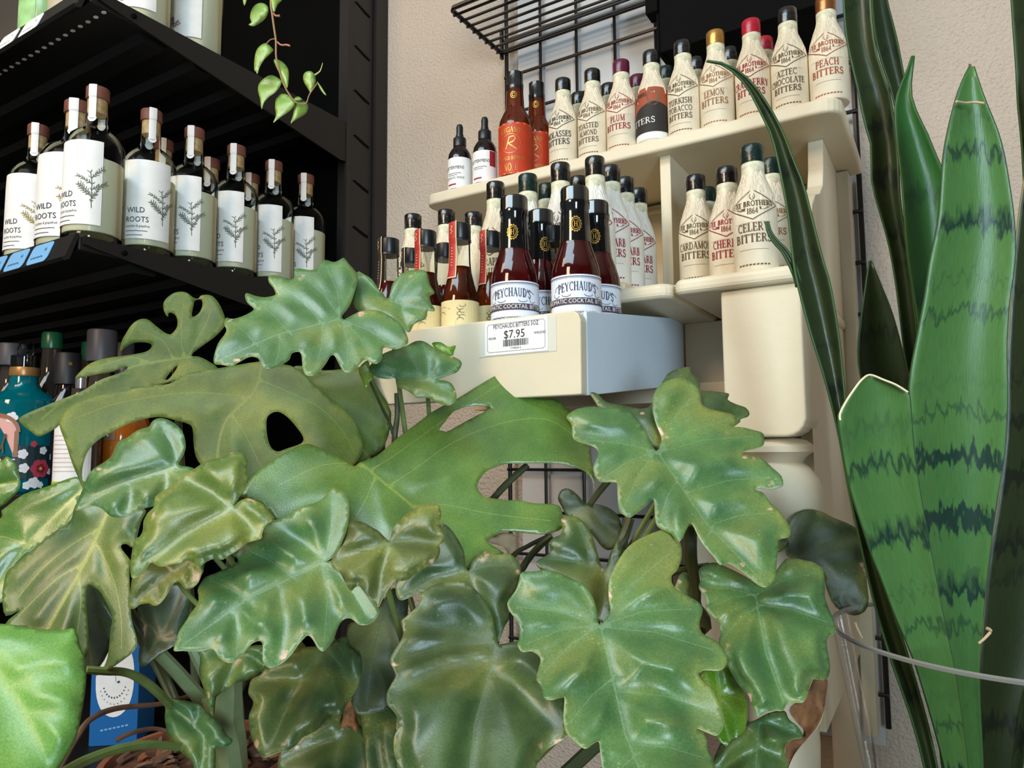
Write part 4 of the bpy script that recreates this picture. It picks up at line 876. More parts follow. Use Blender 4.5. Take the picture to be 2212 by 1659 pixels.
# ---- bottles on the shelf above (only their lower parts in the picture)
def tallb(x, y, z, lab, bodym, labm, rz=0, w=.040, flower=True, liq=None):
    pr = [(w - .002, 0), (w, .003), (w, .19), (w * .8, .205), (w * .4, .22), (w * .38, .28)]
    t = thing('tall_bottle', lab, 'bottle', (x, y, z), rz, 'bottles on the upper black shelf')
    link('glass_body', MB().lathe(pr, 36).mesh('glass_body', bodym, True), t)
    link('stopper', MB().lathe([(w * .42, .27), (w * .42, .30)], 20).mesh('stopper', M_BLACKPL, True), t)
    f = prof_r(pr); link('paper_label', patch(f, -.05, .03, .02, .17, .0006, 24, 3).mesh('paper_label', labm), t)
    if liq: link('spirit', MB().lathe([(w - .004, .006), (w - .002, .01), (w - .002, .18)], 32).mesh('spirit', liq, True), t)
    if flower:
        m = MB(); rnd = random.Random(8)
        for k in range(16): stroke(m, arc(-.02 + rnd.uniform(-.012, .012), .04 + rnd.uniform(-.01, .02), .004, .003, rnd.uniform(0, 360), rnd.uniform(200, 560), 5), .0016)
        link('flower_print', wrap(m, f, 0, .001).mesh('flower_print', plain('mauve_ink', srgb(140, 110, 120), .7)), t)
    return t
tallb(-1.115, .645, SHZ[0], 'pale labelled bottle on the upper black shelf edge, cut by the picture top', M_GLASS, M_LABELW, .80, .043, liq=M_SPIRIT)
tallb(-1.115, .745, SHZ[0], 'clear bottle at the right end of the upper black shelf', M_GLASS, M_LABELW, .45, .043, liq=M_SPIRIT)
tallb(-1.235, .595, SHZ[0], 'brownish grey bottle above the white price tags', plain('grey_brown_glass', srgb(150, 140, 118), .2), plain('taupe_label', srgb(176, 164, 138), .6), 0, .038, False)
tallb(-1.325, .592, SHZ[0], 'green labelled bottle in the top left picture corner', plain('moss_glass', srgb(140, 176, 120), .2), plain('green_yellow_label', srgb(150, 196, 128), .6, noise=.35, nscale=30), 0, .040, False)

# ---- the third shelf: teal bottle and its neighbours
Z3 = SHZ[2]
def at3(px, X): p = onX(px, 900, X); return p.x, p.y
TP = [(.046, 0), (.0485, .003), (.0485, .105), (.0465, .114), (.034, .122), (.023, .128), (.0185, .136), (.0175, .147)]
p0 = (-1.338, .594)
t = thing('teal_gin_bottle', 'teal glass bottle with flowers and pink arch label behind the monstera', 'bottle', (p0[0], p0[1], Z3), .95); t.scale = (1.19, 1.19, 1.34)
link('glass_body', MB().lathe(TP, 40).mesh('glass_body', M_TEAL, True), t)
link('neck_ring', MB().lathe([(.0185, .146), (.0190, .148), (.0190, .155), (.0185, .157)], 28).mesh('neck_ring', plain('brass_ring', srgb(170, 124, 72), .35, .5), True), t)
link('bare_neck', MB().lathe([(.0175, .156), (.0180, .160), (.0178, .172)], 28).mesh('bare_neck', thin_glass('neck_glass', (.75, .7, .68, 1), .4), True), t)
link('stopper_ball', MB().lathe([(.006, .168), (.010, .174), (.011, .181), (.008, .188), (.003, .191)], 20).mesh('stopper_ball', M_GLASS, True), t)
TPR = prof_r(TP)
m = MB(); n = 14; v = [(-.040, .045, 0), (.004, .045, 0)] + [(-.018 + .022 * math.cos(a_), .075 + .018 * math.sin(a_), 0) for a_ in np.linspace(0, math.pi, n)]
m.add(v, [tuple(range(len(v)))]); link('arch_label', wrap(m, TPR, 0, .0016).mesh('arch_label', plain('pink_label', srgb(226, 168, 158), .6)), t)
m = MB(); stroke(m, [(.004, .045), (.004, .075)] + [(-.018 + .024 * math.cos(a_), .075 + .020 * math.sin(a_)) for a_ in np.linspace(0, math.pi, 14)], .0045)
link('arch_border', wrap(m, TPR, 0, .0022).mesh('arch_border', plain('bronze_border', srgb(150, 100, 62), .5)), t)
m = MB(); m.add([(-.05 + .006 * i, zz, 0) for zz in (.028, .046) for i in range(9)], [(i, i + 1, i + 10, i + 9) for i in range(8)]); link('name_band', wrap(m, TPR, 0, .0014).mesh('name_band', M_INK), t)
m = MB(); put(m, fonttext('KLES', .011, .026), -.009, .032); link('name_lettering', wrap(m, TPR, 0, .0022).mesh('name_lettering', M_WHITEINK), t)
m = MB(); stroke(m, [(-.010, .05), (-.011, .06), (-.009, .068)], .0022); stroke(m, [(-.009, .068), (-.008, .072)], .0032); stroke(m, [(-.011, .06), (-.015, .052)], .0016); link('figure_print', wrap(m, TPR, 0, .0022).mesh('figure_print', M_INKBR), t)
def flower(name, cx_, cz, r, mat, lift, petals=6):
    m = MB()
    for k in range(petals):
        a_ = k / petals * 6.283; px_, pz_ = cx_ + .55 * r * math.cos(a_), cz + .55 * r * math.sin(a_)
        m.add([(px_ + .5 * r * math.cos(b_), pz_ + .5 * r * math.sin(b_), 0) for b_ in np.linspace(0, 6.283, 9)[:-1]], [tuple(range(8))])
    m.add([(cx_ + .4 * r * math.cos(b_), cz + .4 * r * math.sin(b_), 0) for b_ in np.linspace(0, 6.283, 9)[:-1]], [tuple(range(8))])
    link(name, wrap(m, TPR, 0, lift).mesh(name, mat), t)
MP, MR, MW, MY = plain('rose_print', srgb(176, 54, 74), .6), plain('deep_red_print', srgb(124, 24, 40), .6), plain('white_print', srgb(226, 224, 226), .6), plain('yellow_print', srgb(214, 160, 70), .6)
flower('flower_print', .033, .030, .0115, MP, .0016); flower('flower_heart', .033, .030, .0055, MR, .0022, 5); flower('flower_eye', .033, .030, .0022, MY, .0027, 4)
flower('flower_print', -.012, .020, .009, MP, .0018); flower('flower_eye', -.012, .020, .002, MY, .0026, 4)
for q in ((.012, .048, .006), (.014, .031, .006), (.026, .013, .007), (.018, .010, .005), (.034, .010, .004), (-.002, .092, .007), (.036, .052, .005), (.046, .026, .004), (.024, .060, .004), (.05, .044, .005)): flower('flower_print', q[0], q[1], q[2], MW if q[0] != .024 else MP, .0015, 5)
m = MB(); m.add([(.001 + .008 * i, zz, 0) for zz in (.018, .058) for i in range(9)], [(i, i + 1, i + 10, i + 9) for i in range(8)]); link('dark_flower_ground', wrap(m, TPR, 0, .0010).mesh('dark_flower_ground', plain('ink_green', srgb(20, 44, 46), .5)), t)

def simple(name, lab, X, px, prof, bodym, capprof=None, capm=None, labelz=None, labm=None, k=1.0, rz=0, cat='bottle'):
    p = at3(px, X); t_ = thing(name, lab, cat, (p[0], p[1], Z3), rz, 'bottles on the third black shelf'); t_.scale = (k, k, k * 1.08)
    link('glass_body', MB().lathe(prof, 32).mesh('glass_body', bodym, True), t_)
    if capprof: link('cap', MB().lathe(capprof, 28).mesh('cap', capm, True), t_)
    if labelz: link('paper_label', patch(prof_r(prof), -.06, .06, labelz[0], labelz[1], .0006, 24, 3).mesh('paper_label', labm), t_)
    return t_
SLIM = [(.032, 0), (.034, .003), (.034, .12), (.030, .135), (.017, .15), (.0145, .165), (.0135, .20)]
M_GREYCAP = plain('grey_capsule', srgb(74, 72, 78), .45); M_DGREEN = plain('green_screw_cap', srgb(24, 92, 58), .3); M_WARMGL = plain('smoky_glass', srgb(86, 76, 66), .08, trans=.6)
simple('tall_bottle', 'bottle with emerald green cap behind the teal bottle', -1.385, 105, [(r, z * 1.12) for r, z in SLIM], M_WARMGL, [(.0150, .214), (.0155, .217), (.0155, .236), (.0140, .239)], M_DGREEN, k=1.10)
simple('tall_bottle', 'bottle with thick grey cap above the pale label', -1.215, 214, [(r * 1.06, z * .92) for r, z in SLIM], M_WARMGL, [(.0200, .180), (.0205, .183), (.0205, .222), (.0195, .2245)], M_GREYCAP, k=1.12)
simple('tall_bottle', 'grey capped bottle at the left picture edge', -1.45, 18, SLIM, M_WARMGL, [(.022, .185), (.0225, .188), (.0225, .215), (.021, .218)], M_GREYCAP, k=1.12)
simple('tall_bottle', 'green capped bottle hidden behind the thick grey cap', -1.385, 190, [(r, z * 1.1) for r, z in SLIM], M_WARMGL, [(.0145, .205), (.0150, .208), (.0150, .232), (.0140, .235)], M_DGREEN, k=1.08)
simple('tall_bottle', 'dark capsuled bottle right of the thick grey cap', -1.30, 262, SLIM, M_DARKB, [(.0165, .185), (.0170, .19), (.0170, .232), (.016, .234)], M_GREYCAP, k=1.06)
tb2 = simple('tall_bottle', 'black capsuled bottle with a small gold dot between the green caps', -1.30, 142, SLIM, M_DARKB, [(.0190, .165), (.0195, .17), (.0195, .212), (.018, .214)], plain('black_foil', srgb(34, 33, 36), .5), k=1.03)
link('gold_dot', MB().lathe([(.0028, 0), (.0028, .001)], 14).mesh('gold_dot', M_GOLDINK), tb2).matrix_local = Matrix.Translation((.0187, -.006, .196)) @ Matrix.Rotation(math.pi / 2, 4, 'Y')
t = simple('label_bottle', 'pale labelled bottle with lime green stripe right of the teal bottle', -1.12, 172, [(.034, 0), (.036, .003), (.036, .128), (.031, .14), (.018, .152), (.0145, .16), (.0135, .175)], M_WARMGL, [(.0085, .175), (.009, .18), (.009, .192), (.006, .195)], plain('silver_cap', srgb(170, 168, 170), .25, .8), (.012, .122), M_LABELW, k=.86)
m = MB(); m.add([(-.055 + .0055 * i, zz, 0) for zz in (.014, .026) for i in range(21)], [(i, i + 1, i + 22, i + 21) for i in range(20)]); link('lime_stripe', wrap(m, lambda z: .036, 0, .0012).mesh('lime_stripe', plain('lime_ink', srgb(178, 190, 60), .6)), t)
m = MB()
for k in range(9): stroke(m, [(-.04 + .01 * i, .098 - k * .007) for i in range(9)], .0012)
link('label_print', wrap(m, lambda z: .036, 0, .0012).mesh('label_print', plain('peach_ink', srgb(214, 178, 160), .6)), t)
t = simple('orange_bottle', 'orange brown bottle seen under the arching monstera lobe', -1.12, 268, [(.037, 0), (.039, .003), (.039, .10), (.034, .115), (.018, .13), (.014, .14), (.0135, .17)], M_ORANGEB, [(.015, .168), (.0155, .171), (.0155, .19), (.0145, .192)], M_BLACKPL)
link('paper_label', patch(lambda z: .039, -.05, .03, .078, .100, .0006, 20, 2).mesh('paper_label', plain('brown_label', srgb(110, 84, 58), .6)), t)
m = MB(); put(m, fonttext('U.K', .010, .026), .008, .084); link('label_print', wrap(m, lambda z: .039, 0, .0012).mesh('label_print', M_LABELW), t)
p = at3(-30, -1.30)
# ---- blue box on the fourth shelf
Z4 = SHZ[3]
bx = thing('blue_carton', 'blue carton with oval white label on the lowest black shelf', 'carton', (-1.14, .672, Z4), math.radians(38))
obj('carton_body', MB().box((-.035, -.035, 0), (.035, .035, .175)), M_BLUEBOX, bx, bevel=.001)
m = MB(); v = [(.028 * math.cos(a_), -.0356, .100 + .058 * (abs(math.sin(a_)) ** .8) * (1 if math.sin(a_) > 0 else -1)) for a_ in np.linspace(0, 6.283, 33)[:-1]]; m.add(v, [tuple(range(32))]); obj('oval_label', m, M_LABELW, bx)
m = MB()
for k in range(11):
    a_ = math.radians(200 + 14 * k); stroke(m, [(.016 * math.cos(a_), .094 + .022 * math.sin(a_)), (.0172 * math.cos(a_ + .03), .094 + .024 * math.sin(a_ + .03))], .0018); stroke(m, [(.021 * math.cos(a_), .092 + .030 * math.sin(a_)), (.0222 * math.cos(a_ + .02), .092 + .031 * math.sin(a_))], .0013)
stroke(m, [(0, .12), (.0015, .095)], .0005); stroke(m, [(.004, .094), (.007, .095)], .003)
m.v = [(p_[0], -.0361, p_[1]) for p_ in m.v]; obj('label_print', m, plain('navy_print', srgb(40, 54, 84), .6), bx)
m = MB(); [stroke(m, [(-.018 + .006 * k_, .023 + .001 * k_), (-.0145 + .006 * k_, .0236 + .001 * k_)], .0028) for k_ in range(7)]; m.v = [(p_[0], -.0358, p_[1]) for p_ in m.v]; obj('carton_lettering', m, plain('pale_blue_ink', srgb(120, 170, 210), .6), bx)
# ================================================================ plants
def T(s): return [tuple(float(c) for c in q.split(',')) for q in s.split()]
def segdist(P, a, b):
    d = b - a; L = (d * d).sum(); t = np.clip(((P - a) @ d) / max(L, 1e-9), 0, 1)
    return np.sqrt((((a + t[:, None] * d) - P) ** 2).sum(1))
def polydist(P, poly, closed=False):
    out = np.full(len(P), 1e9); n = len(poly)
    for i in range(n if closed else n - 1): out = np.minimum(out, segdist(P, poly[i], poly[(i + 1) % n]))
    return out
def inside(P, poly):
    x, y = P[:, 0], P[:, 1]; r = np.zeros(len(P), bool); n = len(poly); j = n - 1
    for i in range(n):
        xi, yi = poly[i]; xj, yj = poly[j]
        c = ((yi > y) != (yj > y)); r ^= c & (x < (xj - xi) * (y - yi) / ((yj - yi) if yj != yi else 1e-9) + xi); j = i
    return r
def resample(p, step):
    p = np.array(p, float); out = [p[0]]
    for a, b in zip(p[:-1], p[1:]):
        L = np.hypot(*(b - a)); n = max(1, int(round(L / step)))
        for k in range(1, n + 1): out.append(a + (b - a) * k / n)
    return np.array(out)
def spline(pts, k=4, closed=True): return np.array([(v.x, v.y) for v in smoothpts([(a, b, 0) for a, b in pts], k, closed)])
LEAFN = [0]
def leaf(parent, outline, z0, mat, pet=None, tip=None, ax=0.0, ay=-0.025, puff=0.006, ruffle=0.004, curl=0.0, holes=(), veins=None, thick=0.0007, step=9.0, name='leaf', rim=M_RIM, droop=0.0, seed=None, fold=0.0, label=None):
    """A blade traced as an outline; (px,py)->depth is a smooth tilted, veined, ruffled sheet of real size."""
    LEAFN[0] += 1; sd = np.random.default_rng(LEAFN[0] if seed is None else seed)
    o2 = spline(T(outline), 3); hs = [spline(T(h), 3) for h in holes]
    c = o2.mean(0); pet = np.array(pet if pet else c, float); tip = np.array(tip if tip else o2[np.argmax(((o2 - pet) ** 2).sum(1))], float)
    vl = []
    mid = resample([pet, (pet + tip) / 2 + np.array([-(tip - pet)[1], (tip - pet)[0]]) * .04, tip * .96 + pet * .04], 7)
    if veins is None:
        vl.append((mid, 1.0)); ax_ = (tip - pet); Lm = np.hypot(*ax_); u = ax_ / max(Lm, 1); nn = np.array([-u[1], u[0]])
        rel = o2 - pet; sdist = rel @ nn; al = rel @ u; m_ = len(o2)
        for i in range(m_):
            w = 7; nb = [abs(sdist[(i + k) % m_]) for k in range(-w, w + 1)]
            if abs(sdist[i]) >= max(nb) - 1e-6 and abs(sdist[i]) > .12 * Lm and all(np.sign(sdist[(i + k) % m_]) == np.sign(sdist[i]) for k in (-2, 2)):
                foot = np.clip(al[i] - .55 * abs(sdist[i]), 0, .85 * Lm); s0 = pet + u * foot; e0 = o2[i] * .9 + s0 * .1
                mm = (s0 + e0) / 2 + u * (-.06 * abs(sdist[i])); vl.append((resample([s0, mm, e0], 7), .55))
    else:
        for k, vv in enumerate(veins): vl.append((resample(spline(T(vv), 3, False), 7), 1.0 if k == 0 else .6))
    x0, y0 = o2.min(0); x1, y1 = o2.max(0)
    gx, gy = np.meshgrid(np.arange(x0, x1, step), np.arange(y0, y1, step * .87)); gx[1::2] += step / 2
    G = np.stack([gx.ravel(), gy.ravel()], 1); G = G + sd.uniform(-.6, .6, G.shape)
    G = G[inside(G, o2)]
    for h in hs: G = G[~inside(G, h)]
    bd = polydist(G, o2, True)
    for h in hs: bd = np.minimum(bd, polydist(G, h, True))
    G = G[bd > step * .45]
    vd = np.full(len(G), 1e9); VP = []
    for vp, _ in vl:
        q = vp[inside(vp, o2)]
        for h in hs: q = q[~inside(q, h)]
        if len(q):
            q = q[polydist(q, o2, True) > 3]
            VP.append(q)
        vd = np.minimum(vd, polydist(G, vp))
    G = G[vd > step * .4]
    allp = [o2] + hs + VP + [G]
    V2 = np.concatenate([a for a in allp if len(a)]); edges = []; base = 0
    for a in [o2] + hs:
        n = len(a); edges += [(base + i, base + (i + 1) % n) for i in range(n)]; base += n
    vv_, ee_, ff_, *_ = delaunay_2d_cdt([Vector(p) for p in V2.tolist()], edges, [], 0, 1e-4)
    Q = np.array([(p.x, p.y) for p in vv_]); FF = np.array([list(f)[:3] for f in ff_])
    cen = Q[FF].mean(1); keep = inside(cen, o2)
    for h in hs: keep &= ~inside(cen, h)
    FF = FF[keep]
    VD = np.full(len(Q), 1e9); VDp = np.full(len(Q), 1e9)
    for vp, wgt in vl:
        d = polydist(Q, vp); VD = np.minimum(VD, d / (wgt if wgt == 1 else (.45 if veins is None else .28))); VDp = np.minimum(VDp, d)
    ED = polydist(Q, o2, True)
    for h in hs: ED = np.minimum(ED, polydist(Q, h, True))
    size = max(x1 - x0, y1 - y0); m2p = z0 / F
    rel = Q - pet; ang = np.arctan2(rel[:, 1], rel[:, 0]); rr_ = np.hypot(rel[:, 0], rel[:, 1]) / size
    z = z0 + ax * (Q[:, 0] - c[0]) / 100 + ay * (Q[:, 1] - c[1]) / 100
    z -= (1.55 if mat in (P_A, P_B, P_C, P_D) else .8) * puff * (1 - np.exp(-(VDp / (.085 * size)) ** 2)) * np.clip(ED / (.08 * size), 0.25, 1)
    ph = sd.uniform(0, 6.28, 4)
    z += ruffle * rr_ ** 1.5 * (np.sin(7 * ang + ph[0]) + .7 * np.sin(11 * ang + ph[1]) + .4 * np.sin(17 * ang + ph[2]))
    z += .35 * ruffle * np.sin(Q[:, 0] / size * 9 + ph[3]) * np.sin(Q[:, 1] / size * 8 + ph[1])
    z += curl * np.exp(-ED / (.07 * size)); z += droop * rr_ ** 2
    if fold:                                     # blade folded along the midrib
        u = (tip - pet) / max(np.hypot(*(tip - pet)), 1); nn = np.array([-u[1], u[0]]); z += fold * np.abs(rel @ nn) / size
    pts = [W(a, b, d) for (a, b), d in zip(Q, z)]
    org = W(pet[0], pet[1], z0)
    me = bpy.data.meshes.new(name); me.from_pydata([p - org for p in pts], [], FF.tolist())
    nrm = me.polygons[0].normal if len(me.polygons) else Vector((0, 0, 1))
    s = sum(1 if (p.normal.dot(EYE - org) > 0) else -1 for p in me.polygons)
    if s < 0: me.flip_normals()
    at = me.attributes.new('vd', 'FLOAT', 'POINT'); at.data.foreach_set('value', (VD * m2p).astype(np.float32))
    at = me.attributes.new('ed', 'FLOAT', 'POINT'); at.data.foreach_set('value', (ED * m2p).astype(np.float32))
    me.materials.append(mat); me.materials.append(rim)
    for p in me.polygons: p.use_smooth = True
    o = link(name, me, parent, org - parent.location)
    sm = o.modifiers.new('thickness', 'SOLIDIFY'); sm.thickness = thick; sm.offset = -1; sm.material_offset_rim = 1; sm.use_quality_normals = False
    if label: o['label'] = label
    ap = pet + (tip - pet) * .09; kk = int(((Q - ap) ** 2).sum(1).argmin())
    return o, W(ap[0], ap[1], float(z[kk]) + .002)
def stem(parent, pts, r0, r1, mat, name='petiole'):
    q = smoothpts(pts, 6); n = len(q); q = [p - parent.location for p in q]
    return obj(name, MB().tube(q, [r0 + (r1 - r0) * i / (n - 1) for i in range(n)], 8), mat, parent, smooth=True)

# ---- monstera
mo = thing('potted_monstera', 'large monstera with split leaves spreading from a terracotta pot, left middle', 'plant', W(430, 1700, .80))
mo.location.z = TBZ; hz = W(430, 1640, .80).z - TBZ; MC = Vector((mo.location.x, mo.location.y, TBZ + hz))
obj('pot', MB().lathe([(.07, 0), (.076, .004), (.098, hz - .02), (.104, hz - .018), (.104, hz + .004), (.097, hz + .004), (.093, hz - .02), (.06, .02)], 40), M_POT, mo, smooth=True)
obj('soil', MB().lathe([(.0925, hz - .02), (.091, hz - .004), (.07, hz), (.03, hz + .002), (.005, hz + .002)], 36), M_SOIL, mo, smooth=True)
rb = random.Random(11)
for k in range(46):
    a_ = rb.uniform(0, 6.28); r_ = .088 * math.sqrt(rb.random()); L_ = rb.uniform(.006, .016); w_ = L_ * rb.uniform(.35, .7)
    pts = [(L_ * math.cos(q_) * rb.uniform(.75, 1.1), w_ * math.sin(q_) * rb.uniform(.75, 1.1)) for q_ in np.linspace(0, 6.283, 8)[:-1]]
    b_ = obj('bark_chip', MB().prism(pts, 'z', -.0015, .0018), rb.choice((M_SOIL, M_TWIG, M_POT)), mo)
    b_.location = (r_ * math.cos(a_), r_ * math.sin(a_), hz + .004); b_.rotation_euler = (rb.uniform(-.6, .6), rb.uniform(-.6, .6), rb.uniform(0, 6.28))
def mstem(p, r0=.0045, mid=None):
    bk = (p - EYE).normalized(); m_ = p * .35 + MC * .65 + bk * .10
    stem(mo, [MC, m_, p + bk * .06 + Vector((0, 0, -.03)), p + bk * .005], r0 * 1.2, r0 * .8, M_STEMD)
_, q = leaf(mo, "463,788 456,784 443,776 428,770 415,769 418,761 438,746 463,728 481,710 486,700 485,684 476,661 463,643 451,637 435,638 428,645 418,643 405,633 392,630 375,633 359,645 353,656 354,671 362,684 365,675 377,679 383,691 382,707 372,720 365,722 354,717 337,704 319,690 301,690 284,702 271,722 263,737 259,760 268,752 284,742 304,739 324,742 327,750 314,760 278,767 228,774 197,784 177,799 162,817 177,815 215,807 243,802 273,791 268,802 220,819 203,829 177,845 139,860 89,880 41,903 51,920 68,933 86,942 122,923 152,895 203,872 268,850 332,835 380,822 430,812 470,800", .84, M_B, (412, 771), (80, 905), ay=-.015, ax=.01, puff=.004, ruffle=.006,
    holes=["421,649 435,647 437,661 430,676 418,684 414,679 418,658", "357,820 365,807 382,789 380,799 365,818"],
    veins=["412,771 316,785 253,805 150,858 90,905", "405,772 393,750 392,700 396,655", "408,770 425,735 445,700 455,670", "375,775 355,740 330,725 300,712", "330,785 290,772 255,778 205,795"])
mstem(q)
_, q = leaf(mo, "600,785 560,781 481,794 415,804 395,812 365,829 332,832 296,838 253,845 203,857 162,872 139,888 129,905 129,923 142,958 157,1004 175,1045 184,1065 177,1034 178,1009 187,979 208,953 241,933 291,910 342,900 380,908 405,915 416,926 419,966 428,996 460,1030 500,1046 540,1046 580,1030 640,1000 700,1012 740,1018 759,1009 775,989 784,966 780,943 767,910 742,885 712,862 680,830 640,795", .73, M_B, (565, 790), (470, 1030), ay=-.020, ax=.0, puff=.010, ruffle=.004,
    holes=["575,910 582,895 600,889 620,900 640,922 655,945 650,958 622,968 600,975 585,966 577,943"],
    veins=["565,790 552,840 520,875 490,905 474,950 468,1010", "540,858 470,850 380,850 250,872 160,905", "500,893 530,940 560,1000 580,1025", "560,820 620,845 690,880 740,930 765,980"], label='large drooping monstera leaf with one long arching lobe')
mstem(q)
_, q = leaf(mo, "640,790 700,800 760,795 800,792 812,830 845,890 832,960 800,985 775,1004 745,980 690,930 620,870 590,830", .80, M_B, (640, 795), (800, 990), ay=-.01, puff=.006, ruffle=.003, label='brownish monstera lobe in shade')
_, q = leaf(mo, "777,999 815,984 856,948 900,915 938,887 986,862 1027,837 1062,816 1086,805 1100,809 1115,824 1138,842 1151,854 1172,861 1194,861 1209,867 1222,880 1232,889 1229,903 1245,930 1265,961 1275,966 1277,991 1282,1016 1284,1060 1280,1037 1265,1019 1237,1008 1204,1001 1166,1000 1128,1001 1097,1001 1072,1008 1049,1019 1034,1039 1032,1054 1042,1070 1057,1075 1092,1080 1124,1081 1153,1087 1205,1091 1215,1112 1215,1140 1180,1153 1142,1152 1091,1147 1066,1157 1051,1169 1073,1183 1089,1197 1053,1195 1028,1210 1005,1232 960,1236 900,1215 820,1190 760,1150 700,1130 640,1125 600,1122 584,1109 568,1092 553,1084 533,1075 520,1071 528,1051 553,1023 578,1003 616,978 654,960 675,961 705,975 730,985 763,1006", .66, M_A, (779, 1000), (1010, 1200), ay=-.030, ax=.006, puff=.009, ruffle=.005,
    holes=["1060,879 1040,876 1011,877 990,884 976,892 962,910 949,927 957,931 966,932 985,922 1001,913 1025,900 1045,890"],
    veins=["779,1000 820,1035 881,1085 940,1140 1000,1195", "800,1015 850,985 920,935 1000,880 1080,830", "840,1050 900,1010 980,955 1080,915 1180,905 1250,950", "890,1092 960,1090 1060,1110 1190,1125", "790,1010 740,1000 680,1010 600,1050", "810,1028 790,1080 760,1130"], label='large bright monstera leaf with three long fingers over the drawer')
mstem(q)
_, q = leaf(mo, "170,1085 230,1085 300,1095 315,1105 304,1127 289,1180 273,1175 262,1177 263,1187 281,1210 279,1228 280,1290 284,1340 295,1381 291,1404 253,1434 228,1449 203,1462 218,1452 225,1439 233,1416 238,1367 241,1329 218,1281 195,1263 187,1268 186,1304 190,1354 187,1418 150,1420 100,1380 60,1360 10,1350 46,1316 12,1330 5,1291 8,1261 15,1235 38,1215 76,1182 124,1144 150,1130 157,1111", .64, M_E, (233, 1105), (104, 1360), ay=-.020, puff=.008, ruffle=.004,
    veins=["233,1105 200,1180 165,1250 130,1310 100,1365", "205,1170 230,1215 250,1270 262,1340 262,1400", "170,1240 175,1300 165,1380", "215,1140 150,1180 90,1230 40,1290", "185,1215 130,1245 80,1290 40,1330"], label='monstera leaf with a bright yellow midrib'); mstem(q, .0035)
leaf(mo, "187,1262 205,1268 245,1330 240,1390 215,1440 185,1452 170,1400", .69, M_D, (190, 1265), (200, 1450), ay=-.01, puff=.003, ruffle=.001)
_, q = leaf(mo, "-60,1150 0,1121 3,1104 15,1094 51,1068 101,1051 162,1030 180,1040 185,1063 172,1083 165,1111 135,1142 80,1184 35,1218 15,1266 5,1300 -50,1300", .70, M_A, (175, 1060), (-20, 1280), ay=-.020, puff=.007, ruffle=.003); mstem(q, .0035)
_, q = leaf(mo, "-50,1000 0,996 15,986 33,1001 42,1034 41,1055 25,1075 0,1095 -50,1110", .62, M_A, (-50, 1050), (40, 1040), ay=-.01, puff=.003, ruffle=.001)
_, q = leaf(mo, "-80,1340 0,1347 25,1349 63,1355 101,1360 139,1360 157,1357 166,1366 175,1401 182,1416 186,1441 186,1479 177,1538 167,1586 152,1619 127,1659 90,1730 -60,1760 -120,1600", .47, M_C, (-60, 1350), (100, 1720), ay=-.020, ax=.0, puff=.006, ruffle=.003, curl=.012, veins=["-60,1380 0,1450 60,1540 100,1640 110,1720", "20,1480 90,1470 160,1480", "60,1540 110,1540 160,1560", "-20,1430 60,1400 140,1385"], label='big bright green foreground leaf cut by the left edge'); stem(mo, [q + (q - EYE).normalized() * .005, W(-40, 1500, .56), W(40, 1800, .62), W(300, 1950, .74), MC], .003, .004, M_STEMD)
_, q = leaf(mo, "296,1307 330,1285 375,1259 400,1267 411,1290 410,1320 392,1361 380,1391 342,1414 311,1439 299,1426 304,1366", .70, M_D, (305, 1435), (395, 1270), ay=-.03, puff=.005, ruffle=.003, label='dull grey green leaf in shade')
stem(mo, [W(187, 1447, .60), W(230, 1450, .61), W(268, 1452, .62), W(304, 1467, .63), W(352, 1507, .66), W(430, 1600, .78), MC], .0035, .0042, M_STEM)
stem(mo, [W(120, 1680, .52), W(180, 1645, .55), W(253, 1619, .58), W(320, 1608, .61), W(385, 1614, .64)], .004, .0035, M_STEM)
stem(mo, [W(344, 1411, .70), W(390, 1460, .71), W(450, 1530, .73), W(500, 1600, .78), MC], .0065, .008, M_STALK)
stem(mo, [W(412, 1390, .74), W(440, 1450, .74), W(480, 1540, .75), W(515, 1620, .80), MC], .006, .007, M_STALK)
stem(mo, [W(490, 1430, .70), W(492, 1510, .71), W(498, 1590, .72), W(502, 1668, .74), W(510, 1720, .78)], .0145, .016, M_STALK, 'stalk')
stem(mo, [W(455, 1500, .72), W(475, 1560, .72), W(490, 1650, .74)], .010, .011, M_STALK, 'stalk')

# ---- philodendron
ph = thing('potted_philodendron', 'glossy lobed philodendron filling the foreground before the drawer', 'plant', W(1000, 1640, .62))
ph.location.z = TBZ; PC = Vector((ph.location.x, ph.location.y, TBZ + .16))
obj('pot', MB().lathe([(.06, 0), (.066, .004), (.084, .135), (.090, .137), (.090, .155), (.082, .155), (.078, .13), (.05, .02)], 36), M_POT, ph, smooth=True)
obj('soil', MB().lathe([(.0775, .13), (.076, .136), (.04, .140), (.01, .142)], 30), M_SOIL, ph, smooth=True)
def P(outline, z0, mat, pet, tip, st_=True, via=None, **k):
    o, q = leaf(ph, outline, z0, mat, pet, tip, **k)
    if via:
        back = (q - EYE).normalized(); stem(ph, [q + back * .005, q + back * .05] + via + [PC + Vector((0, .03, 0))], .0020, .0034, M_STEM)
    elif st_:
        back = (q - EYE).normalized()
        stem(ph, [PC + Vector((0, .02, 0)), q * .4 + PC * .6 + back * .07, q + back * .055 + Vector((0, 0, -.03)), q + back * .005], .0034, .0018, M_STEM)
    return o
